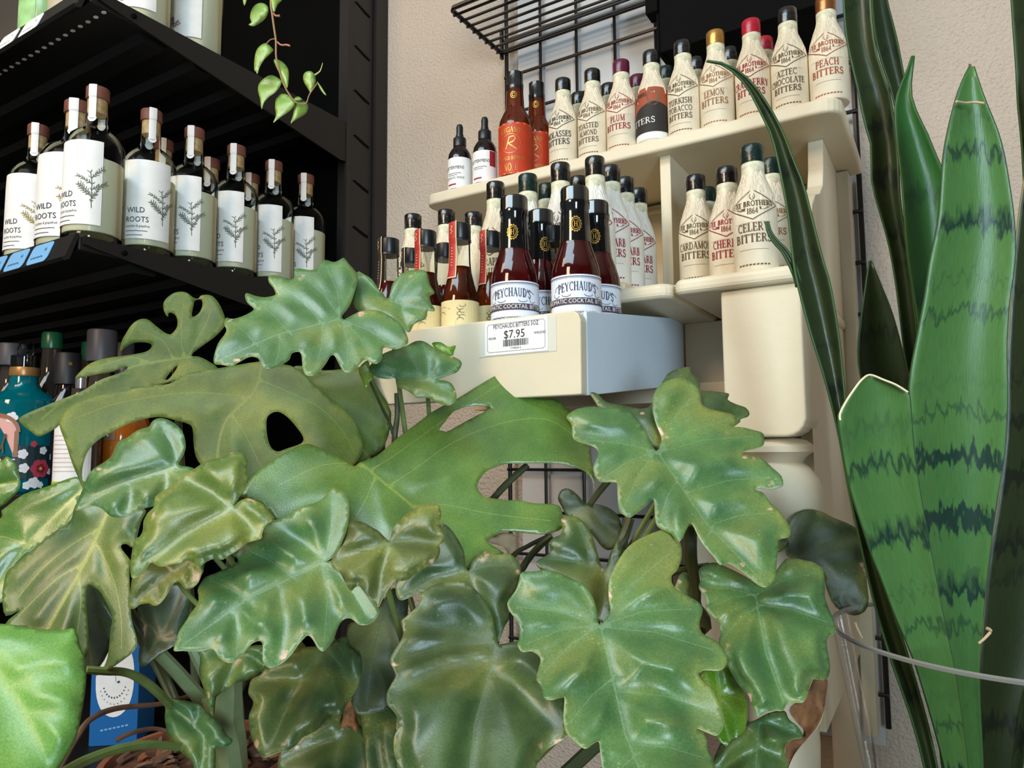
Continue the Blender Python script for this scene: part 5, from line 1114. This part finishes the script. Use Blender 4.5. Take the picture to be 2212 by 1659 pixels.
P("739,681 754,661 765,633 773,600 767,585 754,570 743,557 734,561 721,566 701,561 691,570 684,580 668,583 638,580 635,600 623,604 603,596 582,595 580,608 589,620 595,633 592,638 572,642 552,639 534,633 529,639 534,653 548,666 542,674 521,684 501,689 489,686 484,699 489,712 484,724 471,742 462,770 463,785 476,787 499,790 519,780 539,770 557,773 562,786 572,795 587,796 608,787 625,776 630,763 644,759 651,766 653,789 658,806 666,811 678,810 691,800 704,784 714,768 723,768 732,786 742,803 752,805 767,797 780,782 790,776 808,785 818,782 825,771 828,751 840,751 856,754 871,748 882,738 876,717 861,696 840,681 818,671 795,669 775,674 754,684 743,690", .64, P_A, (737, 688), (470, 778), ay=-.040, ax=.004, puff=.006, ruffle=.006, via=[W(746, 740, .86), W(770, 900, .90), W(830, 1100, .85)], label='topmost lobed leaf in front of the shelf')
P("770,589 787,593 803,603 815,621 825,633 838,645 843,631 848,613 863,595 881,585 901,583 919,585 925,600 929,615 938,629 937,634 928,640 932,656 939,667 937,672 924,671 922,684 914,691 894,700 884,717 860,705 820,690 775,675 760,640", .69, P_A, (838, 648), (930, 670), ay=-.03, puff=.003, ruffle=.003)
P("910,736 923,741 933,748 961,763 978,770 994,778 997,789 986,804 966,811 946,820 961,822 976,829 985,847 985,865 973,875 961,875 938,867 925,859 900,859 896,857 881,844 858,834 853,816 838,818 815,815 803,806 797,794 808,780 826,765 850,755 875,748 895,738", .66, P_A, (927, 823), (915, 740), ay=-.03, puff=.004, ruffle=.003)
P("933,742 951,739 968,749 984,746 981,758 976,768 950,760", .69, P_F, (940, 750), (983, 748), st_=False, puff=.001, ruffle=.001)
P("775,796 795,778 800,801 808,811 800,822 790,838 782,822", .68, P_F, (797, 785), (790, 836), st_=False, puff=.001, ruffle=.001)
P("385,1004 395,984 401,964 397,941 387,923 367,908 344,903 329,910 322,921 306,926 291,933 273,946 256,953 248,966 241,984 228,996 203,1012 190,1027 182,1047 172,1072 167,1081 162,1101 175,1099 197,1092 215,1095 228,1106 241,1116 261,1118 281,1111 299,1101 314,1097 340,1090 380,1070 430,1030 415,1010", .61, P_A, (386, 1006), (165, 1098), ay=-.030, puff=.006, ruffle=.004)
P("503,1094 515,1076 528,1056 534,1033 533,1011 535,998 528,983 515,976 497,979 477,988 457,992 442,997 422,1011 401,1023 381,1038 373,1049 351,1061 335,1074 333,1094 320,1107 310,1125 308,1147 300,1160 291,1165 284,1197 281,1228 286,1248 309,1237 324,1215 337,1220 349,1223 367,1219 390,1215 405,1211 418,1215 430,1223 446,1213 463,1206 481,1208 494,1199 510,1190 535,1172 563,1163 566,1152 573,1135 592,1122 584,1107 568,1089 553,1082 535,1076 518,1082", .56, P_B, (500, 1098), (300, 1240), ay=-.030, puff=.008, ruffle=.005, label='yellowing lobed leaf with a bright centre')
P("300,1200 286,1243 281,1279 276,1306 281,1314 291,1314 301,1306 319,1303 332,1308 344,1304 357,1289 370,1268 377,1258 387,1258 400,1271 413,1271 428,1258 435,1241 440,1228 430,1200", .61, P_D, (420, 1205), (280, 1310), puff=.004, ruffle=.003)
P("703,1213 715,1206 730,1188 742,1163 751,1135 754,1102 751,1076 741,1060 728,1056 718,1052 705,1069 685,1084 659,1092 639,1102 624,1114 596,1122 578,1132 568,1142 566,1160 543,1165 515,1170 497,1183 487,1193 503,1198 514,1209 508,1218 487,1228 465,1238 444,1246 434,1259 427,1274 429,1289 427,1304 414,1322 399,1345 386,1365 382,1381 375,1404 395,1405 418,1407 435,1406 451,1402 463,1404 473,1419 486,1428 496,1431 511,1425 527,1409 542,1391 557,1384 566,1388 568,1411 568,1426 575,1438 587,1442 608,1433 628,1414 643,1393 656,1378 666,1372 676,1381 686,1398 697,1406 709,1396 721,1381 729,1358 739,1340 757,1335 775,1348 792,1349 808,1340 818,1323 813,1307 790,1270 760,1235 725,1212", .54, P_A, (703, 1213), (380, 1402), ay=-.032, puff=.009, ruffle=.006, label='broad lobed leaf pointing to the lower left')
P("715,1213 720,1228 733,1236 741,1249 748,1264 758,1276 768,1268 776,1266 789,1282 804,1297 816,1311 824,1297 834,1279 844,1264 854,1251 866,1255 881,1252 896,1241 911,1231 932,1218 947,1205 951,1188 949,1177 959,1170 958,1157 952,1145 948,1132 953,1117 951,1099 944,1089 927,1089 909,1089 896,1099 881,1107 866,1122 856,1132 846,1152 841,1168 828,1157 818,1147 806,1140 781,1127 763,1126 753,1132 751,1150 741,1175 725,1195", .49, P_D, (840, 1173), (816, 1308), ay=-.025, puff=.006, ruffle=.005, label='small speckled leaf lying over the broad one')
P("1006,1223 1003,1195 995,1175 977,1147 957,1132 930,1150 905,1190 870,1230 856,1253 854,1271 858,1289 868,1296 889,1288 909,1281 950,1290 1000,1330 1050,1380 1065,1395 1078,1383 1091,1352 1101,1334 1096,1304 1109,1284 1119,1261 1125,1233 1121,1215 1111,1203 1096,1195 1078,1198 1066,1193 1053,1190 1035,1198 1020,1213 1013,1232", .57, P_C, (1012, 1233), (1075, 1390), ay=-.030, puff=.006, ruffle=.004)
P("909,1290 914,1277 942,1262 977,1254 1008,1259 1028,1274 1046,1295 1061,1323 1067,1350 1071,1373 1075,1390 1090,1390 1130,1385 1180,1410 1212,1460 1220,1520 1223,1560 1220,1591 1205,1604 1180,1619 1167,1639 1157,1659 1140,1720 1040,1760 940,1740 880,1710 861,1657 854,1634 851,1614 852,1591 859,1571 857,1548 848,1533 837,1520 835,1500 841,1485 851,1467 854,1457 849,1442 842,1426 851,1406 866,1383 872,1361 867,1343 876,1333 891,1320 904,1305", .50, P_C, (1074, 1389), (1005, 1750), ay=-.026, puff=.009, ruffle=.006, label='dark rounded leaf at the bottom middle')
P("1296,1350 1291,1335 1286,1305 1276,1282 1261,1264 1240,1252 1210,1238 1195,1233 1177,1231 1154,1234 1127,1236 1121,1253 1116,1271 1106,1286 1096,1301 1101,1319 1111,1332 1119,1343 1124,1358 1121,1381 1118,1391 1124,1404 1132,1408 1147,1406 1162,1414 1168,1426 1162,1447 1159,1467 1170,1482 1175,1505 1190,1511 1210,1507 1220,1507 1219,1530 1218,1555 1223,1581 1238,1598 1263,1616 1281,1606 1294,1601 1297,1619 1300,1644 1310,1700 1350,1790 1440,1830 1520,1780 1545,1700 1543,1657 1539,1636 1529,1619 1527,1598 1519,1583 1505,1572 1529,1582 1547,1588 1559,1576 1563,1555 1557,1530 1547,1505 1537,1487 1519,1472 1509,1454 1524,1447 1552,1448 1566,1439 1570,1421 1565,1404 1552,1388 1532,1376 1516,1366 1511,1350 1514,1333 1518,1317 1511,1302 1491,1290 1468,1277 1453,1262 1451,1249 1452,1241 1462,1231 1470,1213 1473,1195 1470,1173 1459,1155 1444,1142 1421,1147 1396,1157 1371,1170 1353,1185 1335,1211 1323,1233 1315,1259 1315,1289 1318,1317 1310,1335", .455, P_A, (1297, 1350), (1440, 1810), ay=-.026, puff=.013, ruffle=.007, label='largest glossy lobed leaf with dry pink spots')
P("1420,972 1424,966 1429,946 1419,920 1411,892 1410,872 1414,847 1429,829 1447,820 1472,816 1492,824 1508,839 1514,857 1518,875 1540,885 1568,891 1586,897 1591,905 1589,915 1581,921 1604,923 1629,929 1647,935 1651,946 1649,961 1632,968 1611,973 1606,981 1619,985 1647,991 1667,1009 1687,1027 1692,1042 1687,1051 1664,1056 1634,1053 1634,1059 1649,1065 1664,1085 1685,1105 1702,1130 1709,1147 1702,1160 1682,1165 1681,1180 1678,1213 1675,1246 1664,1261 1653,1268 1637,1262 1616,1244 1594,1228 1573,1216 1556,1219 1543,1203 1523,1180 1510,1160 1496,1132 1487,1137 1467,1170 1449,1152 1421,1137 1415,1112 1414,1084 1410,1079 1399,1089 1376,1107 1361,1117 1348,1112 1338,1102 1335,1079 1333,1049 1328,1041 1300,1041 1291,1035 1283,1021 1282,1006 1291,983 1290,971 1277,962 1249,954 1237,943 1235,918 1224,902 1229,894 1247,883 1280,878 1310,882 1343,882 1368,895 1386,918 1399,940 1409,961 1416,973", .56, P_A, (1419, 974), (1653, 1265), ay=-.032, puff=.009, ruffle=.006, label='deeply lobed leaf reaching up before the turned leg')
P("1432,823 1445,805 1470,795 1490,793 1493,805 1505,815 1512,830 1513,843 1540,845 1574,850 1572,863 1590,873 1610,880 1619,892 1615,900 1600,905 1590,918 1500,960 1430,972 1380,930 1330,895 1300,885 1282,862 1275,848 1290,850 1310,868 1345,875 1400,880", .62, P_C, (1425, 970), (1615, 895), ay=-.03, puff=.004, ruffle=.003)
P("1511,1228 1514,1251 1510,1269 1520,1284 1526,1302 1525,1314 1535,1327 1551,1345 1557,1366 1553,1388 1567,1416 1575,1441 1587,1467 1605,1487 1618,1505 1628,1533 1635,1548 1651,1540 1671,1534 1691,1534 1700,1520 1718,1517 1736,1515 1747,1490 1753,1467 1761,1467 1784,1467 1793,1449 1791,1421 1786,1391 1790,1376 1805,1363 1801,1340 1791,1315 1782,1290 1782,1264 1779,1239 1779,1231 1771,1223 1756,1214 1741,1211 1725,1207 1710,1206 1695,1209 1670,1240 1640,1262 1610,1245 1570,1225 1540,1215", .50, P_A, (1632, 1285), (1695, 1528), ay=-.028, puff=.009, ruffle=.004, label='rounded leaf touching the glass vase')
P("1760,1466 1787,1468 1783,1510 1777,1545 1762,1575 1738,1602 1716,1630 1702,1662 1692,1700 1696,1640 1698,1606 1714,1597 1732,1592 1735,1575 1722,1560 1706,1535 1720,1518 1738,1512 1750,1485", .488, M_BROWN, (1755, 1470), (1695, 1690), st_=False, ay=-.02, puff=.006, ruffle=.02, rim=M_PALEDRY, name='dry_leaf_edge', label='curled brown dry leaf margin')
P("1630,1556 1660,1540 1694,1535 1704,1553 1722,1568 1734,1586 1732,1593 1714,1596 1699,1606 1695,1624 1701,1644 1701,1659 1680,1740 1600,1760 1550,1720 1540,1650 1560,1600 1590,1570", .475, P_A, (1640, 1560), (1640, 1740), ay=-.025, puff=.007, ruffle=.004)
P("1575,1437 1587,1467 1605,1492 1615,1517 1614,1558 1605,1588 1592,1611 1580,1619 1565,1609 1549,1591 1545,1550 1535,1500 1512,1458 1535,1442", .485, P_F, (1545, 1445), (1580, 1617), ay=-.02, puff=.004, ruffle=.001, label='small bright young leaf')
P("575,1442 562,1457 544,1467 538,1482 537,1500 547,1515 544,1530 538,1545 538,1566 542,1588 549,1609 562,1629 572,1635 585,1631 603,1624 620,1621 638,1611 653,1593 668,1586 686,1576 701,1558 711,1545 737,1542 747,1525 760,1505 772,1482 780,1454 782,1431 777,1411 765,1404 754,1393 751,1376 737,1376 721,1386 690,1395 650,1400 600,1425", .575, P_C, (700, 1400), (575, 1632), ay=-.03, puff=.007, ruffle=.004, label='dark rounded leaf with pale dry specks')
P("608,1626 628,1619 660,1585 711,1545 737,1543 775,1563 795,1593 805,1626 818,1659 820,1720 700,1760 620,1720 600,1659", .60, P_C, (750, 1550), (720, 1740), ay=-.025, puff=.005, ruffle=.003)
P("780,1515 820,1505 838,1522 856,1543 856,1568 851,1593 856,1644 860,1720 800,1720 785,1600", .585, P_C, (810, 1510), (830, 1715), puff=.004, ruffle=.003)
P("815,1315 830,1295 850,1270 880,1290 880,1340 880,1380 865,1410 860,1440 865,1470 850,1510 836,1530 800,1540 770,1540 755,1500 752,1440 748,1400 752,1350 780,1340", .61, P_E, (840, 1280), (790, 1535), puff=.004, ruffle=.003)
P("757,1507 770,1540 775,1572 764,1578 750,1570 737,1575 735,1555 745,1530", .572, M_BROWN, (757, 1510), (750, 1575), st_=False, puff=.002, ruffle=.01, rim=M_PALEDRY, name='dry_leaf_tip', label='small brown dry leaf tip')
P("1304,1233 1281,1162 1268,1137 1251,1119 1230,1114 1215,1118 1211,1127 1215,1142 1210,1155 1195,1162 1185,1175 1191,1188 1180,1200 1159,1213 1165,1228 1200,1260 1260,1300 1300,1345 1320,1330 1330,1260 1345,1200 1335,1165 1318,1205", .585, P_C, (1304, 1233), (1180, 1205), ay=-.025, puff=.004, ruffle=.003)
P("1205,1076 1213,1058 1230,1056 1248,1069 1263,1086 1273,1091 1291,1089 1319,1099 1337,1117 1344,1144 1339,1170 1319,1188 1301,1182 1281,1157 1256,1132 1225,1114 1213,1094", .66, P_E, (1273, 1092), (1335, 1160), st_=False, ay=-.01, puff=.002, ruffle=.002, label='small dark leaf behind')
stem(ph, [W(1313, 1040, .70), W(1290, 1068, .68), W(1273, 1092, .662)], .0036, .003, M_STEMD)
stem(ph, [W(1140, 1004, .72), W(1100, 1040, .72), W(1068, 1075, .72), W(1040, 1120, .73), W(1010, 1300, .72), PC], .0034, .0040, M_STEMD)
stem(ph, [W(1192, 1158, .72), W(1165, 1180, .72), W(1130, 1225, .72), W(1080, 1330, .70), PC], .0036, .0040, M_STEMD)
stem(ph, [W(1180, 1160, .73), W(1140, 1180, .73), W(1108, 1204, .73), W(1060, 1300, .72), PC], .0022, .0026, M_STEMD)
stem(ph, [W(1360, 1120, .66), W(1345, 1165, .655), W(1325, 1215, .65), W(1290, 1330, .64), PC], .0050, .0055, M_STEMD)
stem(ph, [W(1492, 1135, .60), W(1492, 1200, .60), W(1500, 1300, .60), W(1480, 1420, .60), PC], .0055, .006, M_STEMD)
stem(ph, [W(1448, 1238, .60), W(1480, 1230, .60), W(1530, 1222, .61)], .003, .003, M_STEMD)
stem(ph, [W(857, 850, .74), W(858, 900, .735), W(852, 960, .73), W(860, 1060, .73), W(930, 1300, .70), PC], .0028, .0035, M_STEMD)
stem(ph, [W(800, 825, .70), W(825, 880, .72), W(850, 940, .735), W(880, 1100, .73)], .0014, .002, M_STEMD)
leaf(ph, "1051,1169 1068,1157 1086,1150 1109,1153 1115,1162 1114,1183 1104,1198 1094,1190 1086,1181", .655, M_PALEDRY, (1100, 1175), (1052, 1169), puff=.001, ruffle=.004, rim=M_PALEDRY, name='dry_leaf_tip', label='folded pale dry leaf')
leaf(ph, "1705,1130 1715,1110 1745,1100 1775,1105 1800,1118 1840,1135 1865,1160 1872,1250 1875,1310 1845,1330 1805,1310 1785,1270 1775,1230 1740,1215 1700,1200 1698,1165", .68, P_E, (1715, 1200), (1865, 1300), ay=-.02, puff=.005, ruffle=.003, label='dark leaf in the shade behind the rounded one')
leaf(ph, "1670,1152 1685,1148 1700,1160 1705,1175 1690,1190 1672,1190", .66, P_C, (1675, 1160), (1702, 1180), puff=.001, ruffle=.001)
leaf(ph, "1465,1250 1475,1235 1486,1240 1490,1265 1486,1300 1470,1290 1458,1272", .56, P_C, (1475, 1240), (1480, 1295), puff=.001, ruffle=.001)

leaf(mo, "352,1509 380,1511 405,1514 430,1522 446,1540 476,1563 489,1586 502,1598 496,1609 476,1616 466,1614 466,1634 461,1665 430,1680 415,1649 395,1629 382,1616 365,1593 356,1555 357,1530", .66, P_A, (440, 1590), (352, 1512), ay=-.03, puff=.005, ruffle=.003)
leaf(mo, "435,1406 432,1431 430,1454 438,1482 446,1512 461,1548 466,1512 471,1502 494,1487 514,1474 542,1467 562,1454 575,1441 580,1400 540,1395 500,1425 460,1400", .63, P_A, (520, 1410), (461, 1546), ay=-.02, puff=.006, ruffle=.004, label='leaf with a pointed hanging tip')
tw = thing('brown_twig', 'bent brown twig arching in front of the blue carton', 'twig', W(127, 1680, .62))
stem(tw, [W(110, 1700, .62), W(127, 1659, .63), W(165, 1593, .65), W(197, 1553, .67), W(253, 1530, .69), W(349, 1520, .72), W(420, 1500, .75)], .0035, .0022, M_TWIG, 'twig_stem')
stem(tw, [W(250, 1600, .72), W(285, 1583, .73), W(330, 1574, .75), W(365, 1580, .76)], .0026, .002, M_TWIG, 'side_shoot')

# ---- hanging vine
vi = thing('trailing_vine', 'trailing pothos vine hanging down before the black shelving', 'vine', W(590, -160, .95))
ST = [(600, -560), (598, -400), (594, -220), (588, -60), (585, 5), (588, 30), (592, 60), (596, 88), (596, 108), (597, 126), (603, 150), (610, 175), (620, 196), (632, 214), (640, 222)]
stem(vi, [W(a_, b_, .95 - .0002 * i) for i, (a_, b_) in enumerate(ST)], .0016, .0010, plain('vine_stem', srgb(150, 118, 78), .6), 'vine_stem')
VG = [("585,-20 618,-12 600,10 592,26 586,8", (586, -5), (592, 26)), ("524,-12 534,-5 527,12", (532, -8), (527, 11)),
      ("580,25 577,12 565,6 552,10 543,22 540,38 543,48 537,53 548,57 562,50 573,40", (578, 18), (540, 54)),
      ("573,93 588,104 590,110 580,120 568,132 560,146 556,160 553,155 549,150 550,125 556,105", (580, 98), (555, 160)),
      ("591,131 598,128 612,135 622,148 624,165 620,190 612,176 600,152", (596, 130), (620, 188)),
      ("608,178 600,168 586,162 572,168 560,180 557,195 562,215 565,236 570,222 582,208 596,198", (606, 180), (565, 236)),
      ("632,214 620,204 606,203 596,214 594,232 596,250 590,265 602,256 618,246 632,234 638,222", (634, 216), (591, 265)),
      ("640,224 650,219 660,221 666,230 662,244 648,254 634,262 628,266 633,248 635,234", (642, 222), (629, 265)),
      ("661,155 672,154 680,162 682,178 676,190 671,200 664,190 656,176 655,163", (670, 156), (671, 199)),
      ("685,176 690,182 698,194 705,205 700,203 691,192", (686, 178), (705, 205)),
      ("634,214 644,208 652,214 648,220 640,224", (634, 216), (651, 214))]
for k, (o_, a_, b_) in enumerate(VG): leaf(vi, o_, .945 + .004 * (k % 3), V_A, a_, b_, ay=-.02, puff=.003, ruffle=.001, step=5, thick=.0005, fold=.02)
stem(vi, [W(640, 222, .945), W(660, 224, .945), W(668, 205, .945), W(678, 190, .945), W(687, 178, .945)], .0010, .0007, MATS["vine_stem"], 'vine_stem')
stem(vi, [W(680, 162, .945), W(690, 155, .945), W(694, 147, .945), W(697, 136, .945)], .0011, .0004, M_RIM, 'shoot_tip')
stem(vi, [W(596, 88, .95), W(607, 97, .948), W(618, 97, .947), W(626, 99, .946)], .0009, .0014, plain('vine_bud', srgb(190, 122, 96), .7), 'dry_bud')
stem(vi, [W(590, 28, .95), W(596, 34, .948), W(604, 34, .947)], .0009, .0016, MATS["vine_bud"], 'dry_bud')
stem(vi, [W(575, 95, .95), W(584, 86, .95), W(594, 84, .95)], .0007, .0007, MATS["vine_stem"], 'petiole')

hp = W(600, -560, .95) - vi.location
obj('hanging_pot', MB().lathe([(.04, -.02), (.055, -.015), (.07, .06), (.073, .06), (.073, .068), (.066, .068), (.05, -.005)], 32, off=(hp.x - .02, hp.y + .06, hp.z - .05)), M_POT, vi, smooth=True)
obj('pot_soil', MB().lathe([(.0655, .05), (.06, .054), (.01, .056)], 28, off=(hp.x - .02, hp.y + .06, hp.z - .05)), M_SOIL, vi, smooth=True)
for k in range(3):
    a_ = 2.1 * k + .4; obj('hanger_cord', MB().tube([(hp.x - .02 + .07 * math.cos(a_), hp.y + .06 + .07 * math.sin(a_), hp.z + .016), (hp.x - .02, hp.y + .06, 2.999 - vi.location.z)], .0012, 6), M_TWIG, vi)
stem(vi, [vi.location + Vector((hp.x - .02, hp.y + .06, hp.z + .004)), vi.location + Vector((hp.x - .01, hp.y + .02, hp.z + .03)), W(600, -575, .95), W(600, -555, .95)], .0018, .0016, MATS['vine_stem'], 'vine_stem')

# ---- snake plant in a glass vase
VC = Vector((.031, .683, 0)); VR = .125
vz = 1.300
va = thing('glass_vase', 'wide clear glass vase holding the snake plant, bottom right', 'vase', (VC.x, VC.y, TBZ))
hv = vz - TBZ
prof = [(.085, 0), (.090, .004), (VR, hv), (VR - .0035, hv), (.088, .012), (.02, .010)]
obj('vase_wall', MB().lathe([(.058, .006), (.085, .12), (VR, hv)], 96, False, False), M_VASE, va, smooth=True)
obj('vase_rim', MB().lathe([(VR + .0008, hv - .001), (VR + .0012, hv + .0012), (VR, hv + .0024), (VR - .0022, hv + .0012), (VR - .0022, hv - .001)], 96, False, False), plain('rim_glass', srgb(150, 148, 142), .15, trans=.35), va, smooth=True)
obj('vase_base', MB().lathe([(.055, 0), (.059, .003), (.058, .010), (.03, .012)], 64), M_VASE, va, smooth=True)
sn = thing('snake_plant', 'tall snake plant with banded sword leaves standing in the glass vase', 'plant', (VC.x, VC.y, TBZ + .013))
rz_ = MB().lathe([(.045, 0), (.052, .02), (.078, .12), (.090, .20), (.05, .212), (.02, .214)], 30); obj('root_ball', rz_, M_SOIL, sn, smooth=True)
def blade(L, R_, z0, mat, ay=0.0, ax=0.0, cup=.010, rim=M_RIM, thick=.0016, name='leaf', label=None, n=60, m=12, ends=None, twist=0.0):
    L = spline(T(L), 6, False); R_ = spline(T(R_), 6, False)
    def rs(p):
        d = np.r_[0, np.cumsum(np.hypot(*np.diff(p, axis=0).T))]; t = np.linspace(0, d[-1], n)
        return np.stack([np.interp(t, d, p[:, 0]), np.interp(t, d, p[:, 1])], 1)
    L, R_ = rs(L), rs(R_); C_ = (L + R_) / 2; c = C_.mean(0)
    w = np.hypot(*(R_ - L).T); al = np.r_[0, np.cumsum(np.hypot(*np.diff(C_, axis=0).T))]
    pts = []; aa = []; cc = []
    for i in range(n):
        for j in range(m + 1):
            u = -1 + 2 * j / m; p = C_[i] + (R_[i] - L[i]) * u / 2
            z = z0 + ay * (p[1] - c[1]) / 100 + ax * (p[0] - c[0]) / 100 - cup * (u * u) * w[i] / max(w.max(), 1) + twist * u * w[i] / 100
            pts.append(W(p[0], p[1], z)); aa.append(al[i] * z0 / F); cc.append(u * w[i] / 2 * z0 / F)
    org = Vector(sn.location); f = []
    for i in range(n - 1):
        for j in range(m): a_ = i * (m + 1) + j; f.append((a_, a_ + m + 1, a_ + m + 2, a_ + 1))
    me = bpy.data.meshes.new(name); me.from_pydata([p - org for p in pts], [], f)
    for nm, arr in (('along', aa), ('across', cc)):
        at = me.attributes.new(nm, 'FLOAT', 'POINT'); at.data.foreach_set('value', np.array(arr, np.float32))
    me.materials.append(mat); me.materials.append(rim)
    for p in me.polygons: p.use_smooth = True
    if sum(1 if p.normal.dot(EYE - W(c[0], c[1], z0)) > 0 else -1 for p in me.polygons) < 0: me.flip_normals()
    o = link(name, me, sn); sm = o.modifiers.new('thickness', 'SOLIDIFY'); sm.thickness = thick; sm.offset = -1; sm.material_offset_rim = 1
    if label: o['label'] = label
    return o
M_DKRIM = plain('dark_leaf_margin', srgb(52, 84, 40), .5)
BT = (2100, 1900)
blade("2097,143 2075,190 2055,260 2040,340 2032,450 2025,500 2010,570 2000,640 1985,720 1970,800 1966,850 1970,930 1975,1000 1985,1080 2000,1150 2020,1230 2035,1320 2050,1400 2062,1480 2085,1650 2100,1850", "2103,143 2125,210 2160,300 2180,400 2192,500 2190,580 2180,650 2174,750 2176,850 2172,950 2165,1010 2150,1100 2140,1180 2130,1260 2125,1320 2118,1400 2116,1480 2124,1650 2130,1850", .53, S_A, ay=.004, cup=.014, rim=M_DKRIM, label='broad banded sword leaf, the brightest')
blade("1879,811 1862,821 1846,841 1828,868 1815,893 1813,912 1820,960 1830,1020 1845,1080 1865,1140 1885,1200 1905,1250 1935,1330 1965,1400 1990,1470 2040,1650 2080,1850", "1881,811 1910,822 1935,832 1955,842 1962,848 1966,870 1968,900 1975,980 1990,1080 2005,1160 2020,1240 2035,1320 2052,1400 2066,1470 2090,1650 2110,1850", .505, S_A, ay=.006, cup=.010, rim=M_DKRIM, label='cropped sword leaf with a pale cut top')
blade("1526,130 1558,136 1588,156 1617,190 1645,243 1668,292 1683,350 1693,400 1705,470 1715,560 1725,614 1753,720 1778,800 1800,880 1818,960 1836,1060 1862,1180 1890,1300 1925,1420 1985,1600 2040,1850", "1528,134 1562,140 1596,156 1630,188 1664,238 1690,288 1712,345 1734,400 1752,470 1775,560 1791,614 1809,720 1818,800 1826,880 1842,960 1868,1060 1888,1180 1920,1300 1960,1420 2010,1600 2060,1850", .56, S_B, ay=-.004, cup=.016, rim=M_DKRIM, label='long sword leaf arching left to a thin tip')
blade("1656,478 1660,500 1672,522 1690,542 1704,568 1716,596 1722,620", "1658,478 1664,500 1678,520 1698,540 1712,562 1724,590 1730,620", .565, S_B, cup=.002, rim=M_DKRIM, name='dry_leaf_tip', n=24, m=4)
blade("1868,-420 1848,-300 1832,-160 1824,-60 1824,0 1829,73 1841,135 1856,198 1868,260 1883,312 1885,390 1900,450 1920,520 1935,600 1947,690 1958,780 1985,950 2020,1200 2060,1500 2090,1850", "1870,-420 1876,-300 1878,-160 1878,-60 1880,0 1884,62 1895,130 1920,200 1932,280 1939,340 1942,420 1952,500 1966,600 1978,700 1990,800 2015,950 2050,1200 2085,1500 2110,1850", .64, S_B, cup=.010, rim=M_DKRIM, label='tall olive sword leaf before the shelf end')
blade("1880,-300 1880,-180 1882,-60 1890,60 1905,130 1925,190 1938,250 1945,330 1955,420 1970,520", "1882,-300 1894,-180 1907,-60 1915,0 1928,52 1938,94 1953,173 1962,230 1966,330 1972,420 1985,520", .67, S_B, cup=.006, rim=M_DKRIM)
blade("1972,120 1967,136 1958,160 1949,179 1941,200 1935,233 1936,270 1940,312 1951,401 1958,502 1966,578 1979,654 1990,740 2010,900 2040,1150 2070,1500 2095,1850", "1974,120 1972,140 1968,166 1967,198 1972,225 1987,260 2003,292 2020,335 2040,380 2055,450 2062,540 2066,640 2070,740 2075,900 2085,1150 2105,1500 2115,1850", .60, S_C, cup=.012, rim=M_DKRIM, label='plain green sword leaf with a twisted point')
blade("1879,563 1868,640 1860,700 1855,760 1862,820 1885,900 1930,1050 1990,1300 2060,1850", "1882,563 1905,620 1925,670 1940,720 1955,780 1970,840 1995,930 2035,1100 2080,1350 2105,1850", .62, S_B, cup=.008, rim=M_DKRIM, label='short dark pointed sword leaf')
blade("2230,-420 2205,-300 2190,-180 2185,-60 2187,0 2191,62 2197,146 2201,229 2208,300 2215,420 2220,600 2200,900 2160,1300 2120,1850", "2232,-420 2262,-300 2288,-180 2300,-60 2305,0 2310,100 2315,250 2320,420 2318,600 2300,900 2260,1300 2180,1850", .62, S_B, cup=.010, rim=M_DKRIM, label='dark sword leaf at the right picture edge')
blade("2262,130 2240,220 2222,340 2206,440 2192,560 2182,680 2176,800 2176,900 2168,1000 2155,1100 2142,1180 2132,1260 2126,1340 2118,1430 2115,1550 2118,1850", "2264,130 2284,220 2300,340 2310,440 2318,560 2325,680 2330,800 2330,900 2320,1000 2310,1100 2295,1180 2280,1260 2262,1340 2240,1430 2200,1550 2170,1850", .575, S_B, cup=.006, rim=plain('torn_edge', srgb(150, 138, 92), .7), label='dark wide sword leaf overlapped by the bright one')
stem(sn, [W(2066, 219, .485), W(2085, 222, .490), W(2105, 221, .490), W(2126, 223, .485)], .0008, .0008, M_PALEDRY, 'dry_scar')
stem(sn, [W(2097, 143, .53), W(2093, 138, .53)], .0012, .0004, M_TWIG, 'dry_point')
stem(sn, [W(1847, 1345, .56), W(1853, 1360, .56), W(1862, 1378, .56)], .0012, .0008, M_PALEDRY, 'dry_fibre')
stem(sn, [W(2132, 1357, .49), W(2140, 1363, .49), W(2128, 1378, .49), W(2114, 1390, .49)], .0012, .0008, M_PALEDRY, 'dry_fibre')
stem(sn, [W(1815, 908, .462), W(1815, 893, .463), W(1828, 867, .465), W(1846, 840, .467), W(1862, 820, .469), W(1880, 810, .471), W(1910, 821, .469), W(1935, 831, .467), W(1961, 847, .465)], .0007, .0007, plain('pale_cut_edge', srgb(232, 214, 178), .6), 'cut_edge')
